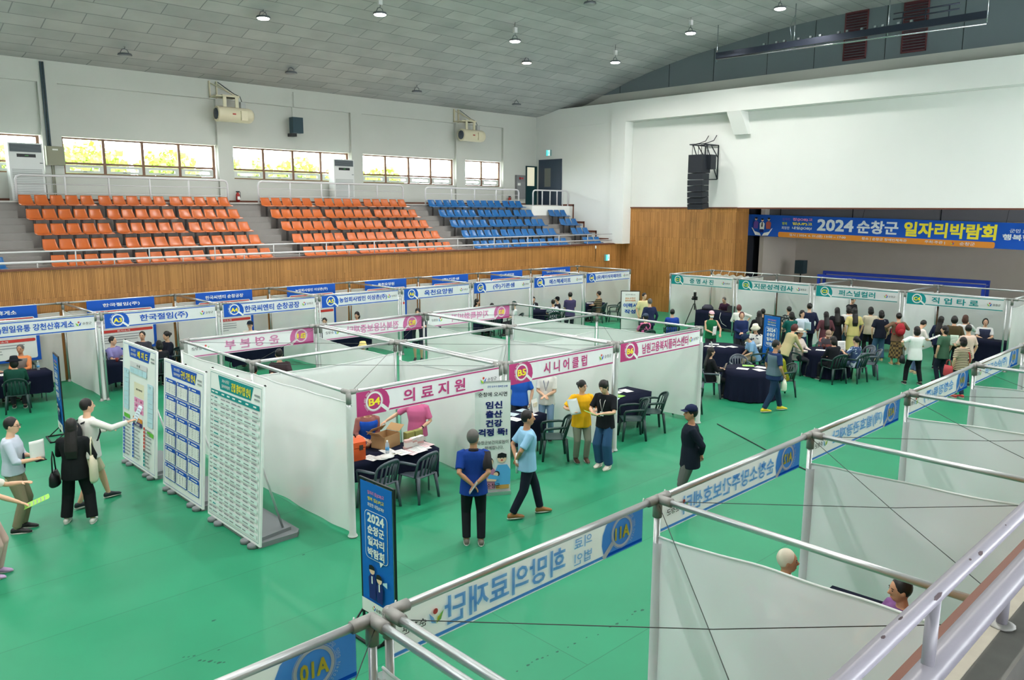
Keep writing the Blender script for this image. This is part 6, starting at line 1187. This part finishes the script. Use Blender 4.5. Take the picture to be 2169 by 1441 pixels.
c = person('woman in a white tee and black trousers with a hand on her hip', 16.78, -1.82, 40, 1.6, top=(238, 240, 240), bot=(28, 30, 36), hair='bob', L='hip', R='hold', legs='apart', shoe=(40, 42, 48), hem=-.18); hung_bag(c['W'](c['B'](-.05, 0, .34)), 40, 'black handbag beside the woman in the white tee', mat('black_leather', (26, 27, 30), .4), (.26, .12, .22), .3, 'handbag')
person('woman in a navy top with long black hair before booth C4', 19.5, -1.55, -10, 1.6, top=(30, 38, 66), sl='long', bot=(34, 36, 46), hair='long'); person('man in a brown jacket leaning over the C4 table', 19.4, -1.95, 20, 1.66, lean=8, top=(78, 66, 44), sl='long', bot=(44, 44, 48), hair='curly')
c = person('woman with brown tied hair in a white top taking a picture with a phone', 20.2, -2.0, 10, 1.62, top=(230, 230, 230), bot=(50, 54, 64), hair='bob', hc='b', R='phone', L='front'); held_phone(c, -1, 'phone held up by the woman with brown hair')
sitp('woman in a white top and navy vest seated facing the viewer at booth C4', 22.45, -1.95, 200, 1.28, 'dark chair behind the table of booth C4', top=(236, 236, 236), vest=(60, 66, 92), bot=(44, 46, 56), hair='curly')
person('woman in a dark green tee looking left before booth C4', 17.65, -2.25, 70, 1.58, top=(70, 104, 84), bot=(34, 40, 56), hair='bob', head=(40, 0), hem=-.18)
c = person('man in a pale peach tee standing at the right of the green tee', 17.6, -2.85, 60, 1.68, top=(226, 200, 186), bot=(44, 56, 84), head=(-40, 0), L='hold'); held_paper(c, 1, 'pale green leaflet held by the man in the peach tee', mat('paper_mint', (204, 226, 208), .7), tilt=.3)
c = person('person in a striped tee with a red strap seen from behind before booth C4', 16.0, -3.2, 60, 1.56, top=pattern('cream_stripe', (216, 200, 170), (70, 58, 54), 'stripe', 7.5), bot=(44, 56, 84), hair='bob', shoe=(206, 60, 60), extra=[('bag_strap', cloth((190, 40, 50)), lambda mb, m, c: mb.tube([c['B'](.49, -.03, -.1), c['B'](.35, -.145, -.12), c['B'](.1, -.15, -.15)], .015, m, 6))]); hung_bag(c['W'](c['B'](.0, .12, .3)), 60, 'red shopping bag at the left hand of the person in stripes', mat('red_bag', (180, 60, 66), .6), (.3, .1, .28), .15, 'shopping_bag')
tag(MB().box((0, 0, .006), (.4, .3, .012), mat('blue_folder', (60, 64, 160), .5)).obj('folder', None, (21.6, -1.8, .745), .3), 'blue folder on the C4 table', 'folder')
# turn the voxel-joined figures into plain meshes
bpy.context.view_layer.update(); dg = bpy.context.evaluated_depsgraph_get()
for o, ft in JOBS:
    me = bpy.data.meshes.new_from_object(o.evaluated_get(dg)); old = o.data
    if ft:
        n = len(me.vertices); vs = [tuple(v.co) for v in me.vertices]+ft.v; fs = [tuple(p.vertices) for p in me.polygons]+[tuple(n+i for i in f) for f in ft.f]; mi = [0]*len(me.polygons)+[ft.mi[i] for i in range(len(ft.f))]
        m2 = bpy.data.meshes.new('body'); m2.from_pydata(vs, [], fs)
        for m in ft.mats: m2.materials.append(m)
        m2.polygons.foreach_set('material_index', mi); m2.update(); bpy.data.meshes.remove(me); me = m2
    me.polygons.foreach_set('use_smooth', [True]*len(me.polygons)); o.modifiers.clear(); o.data = me
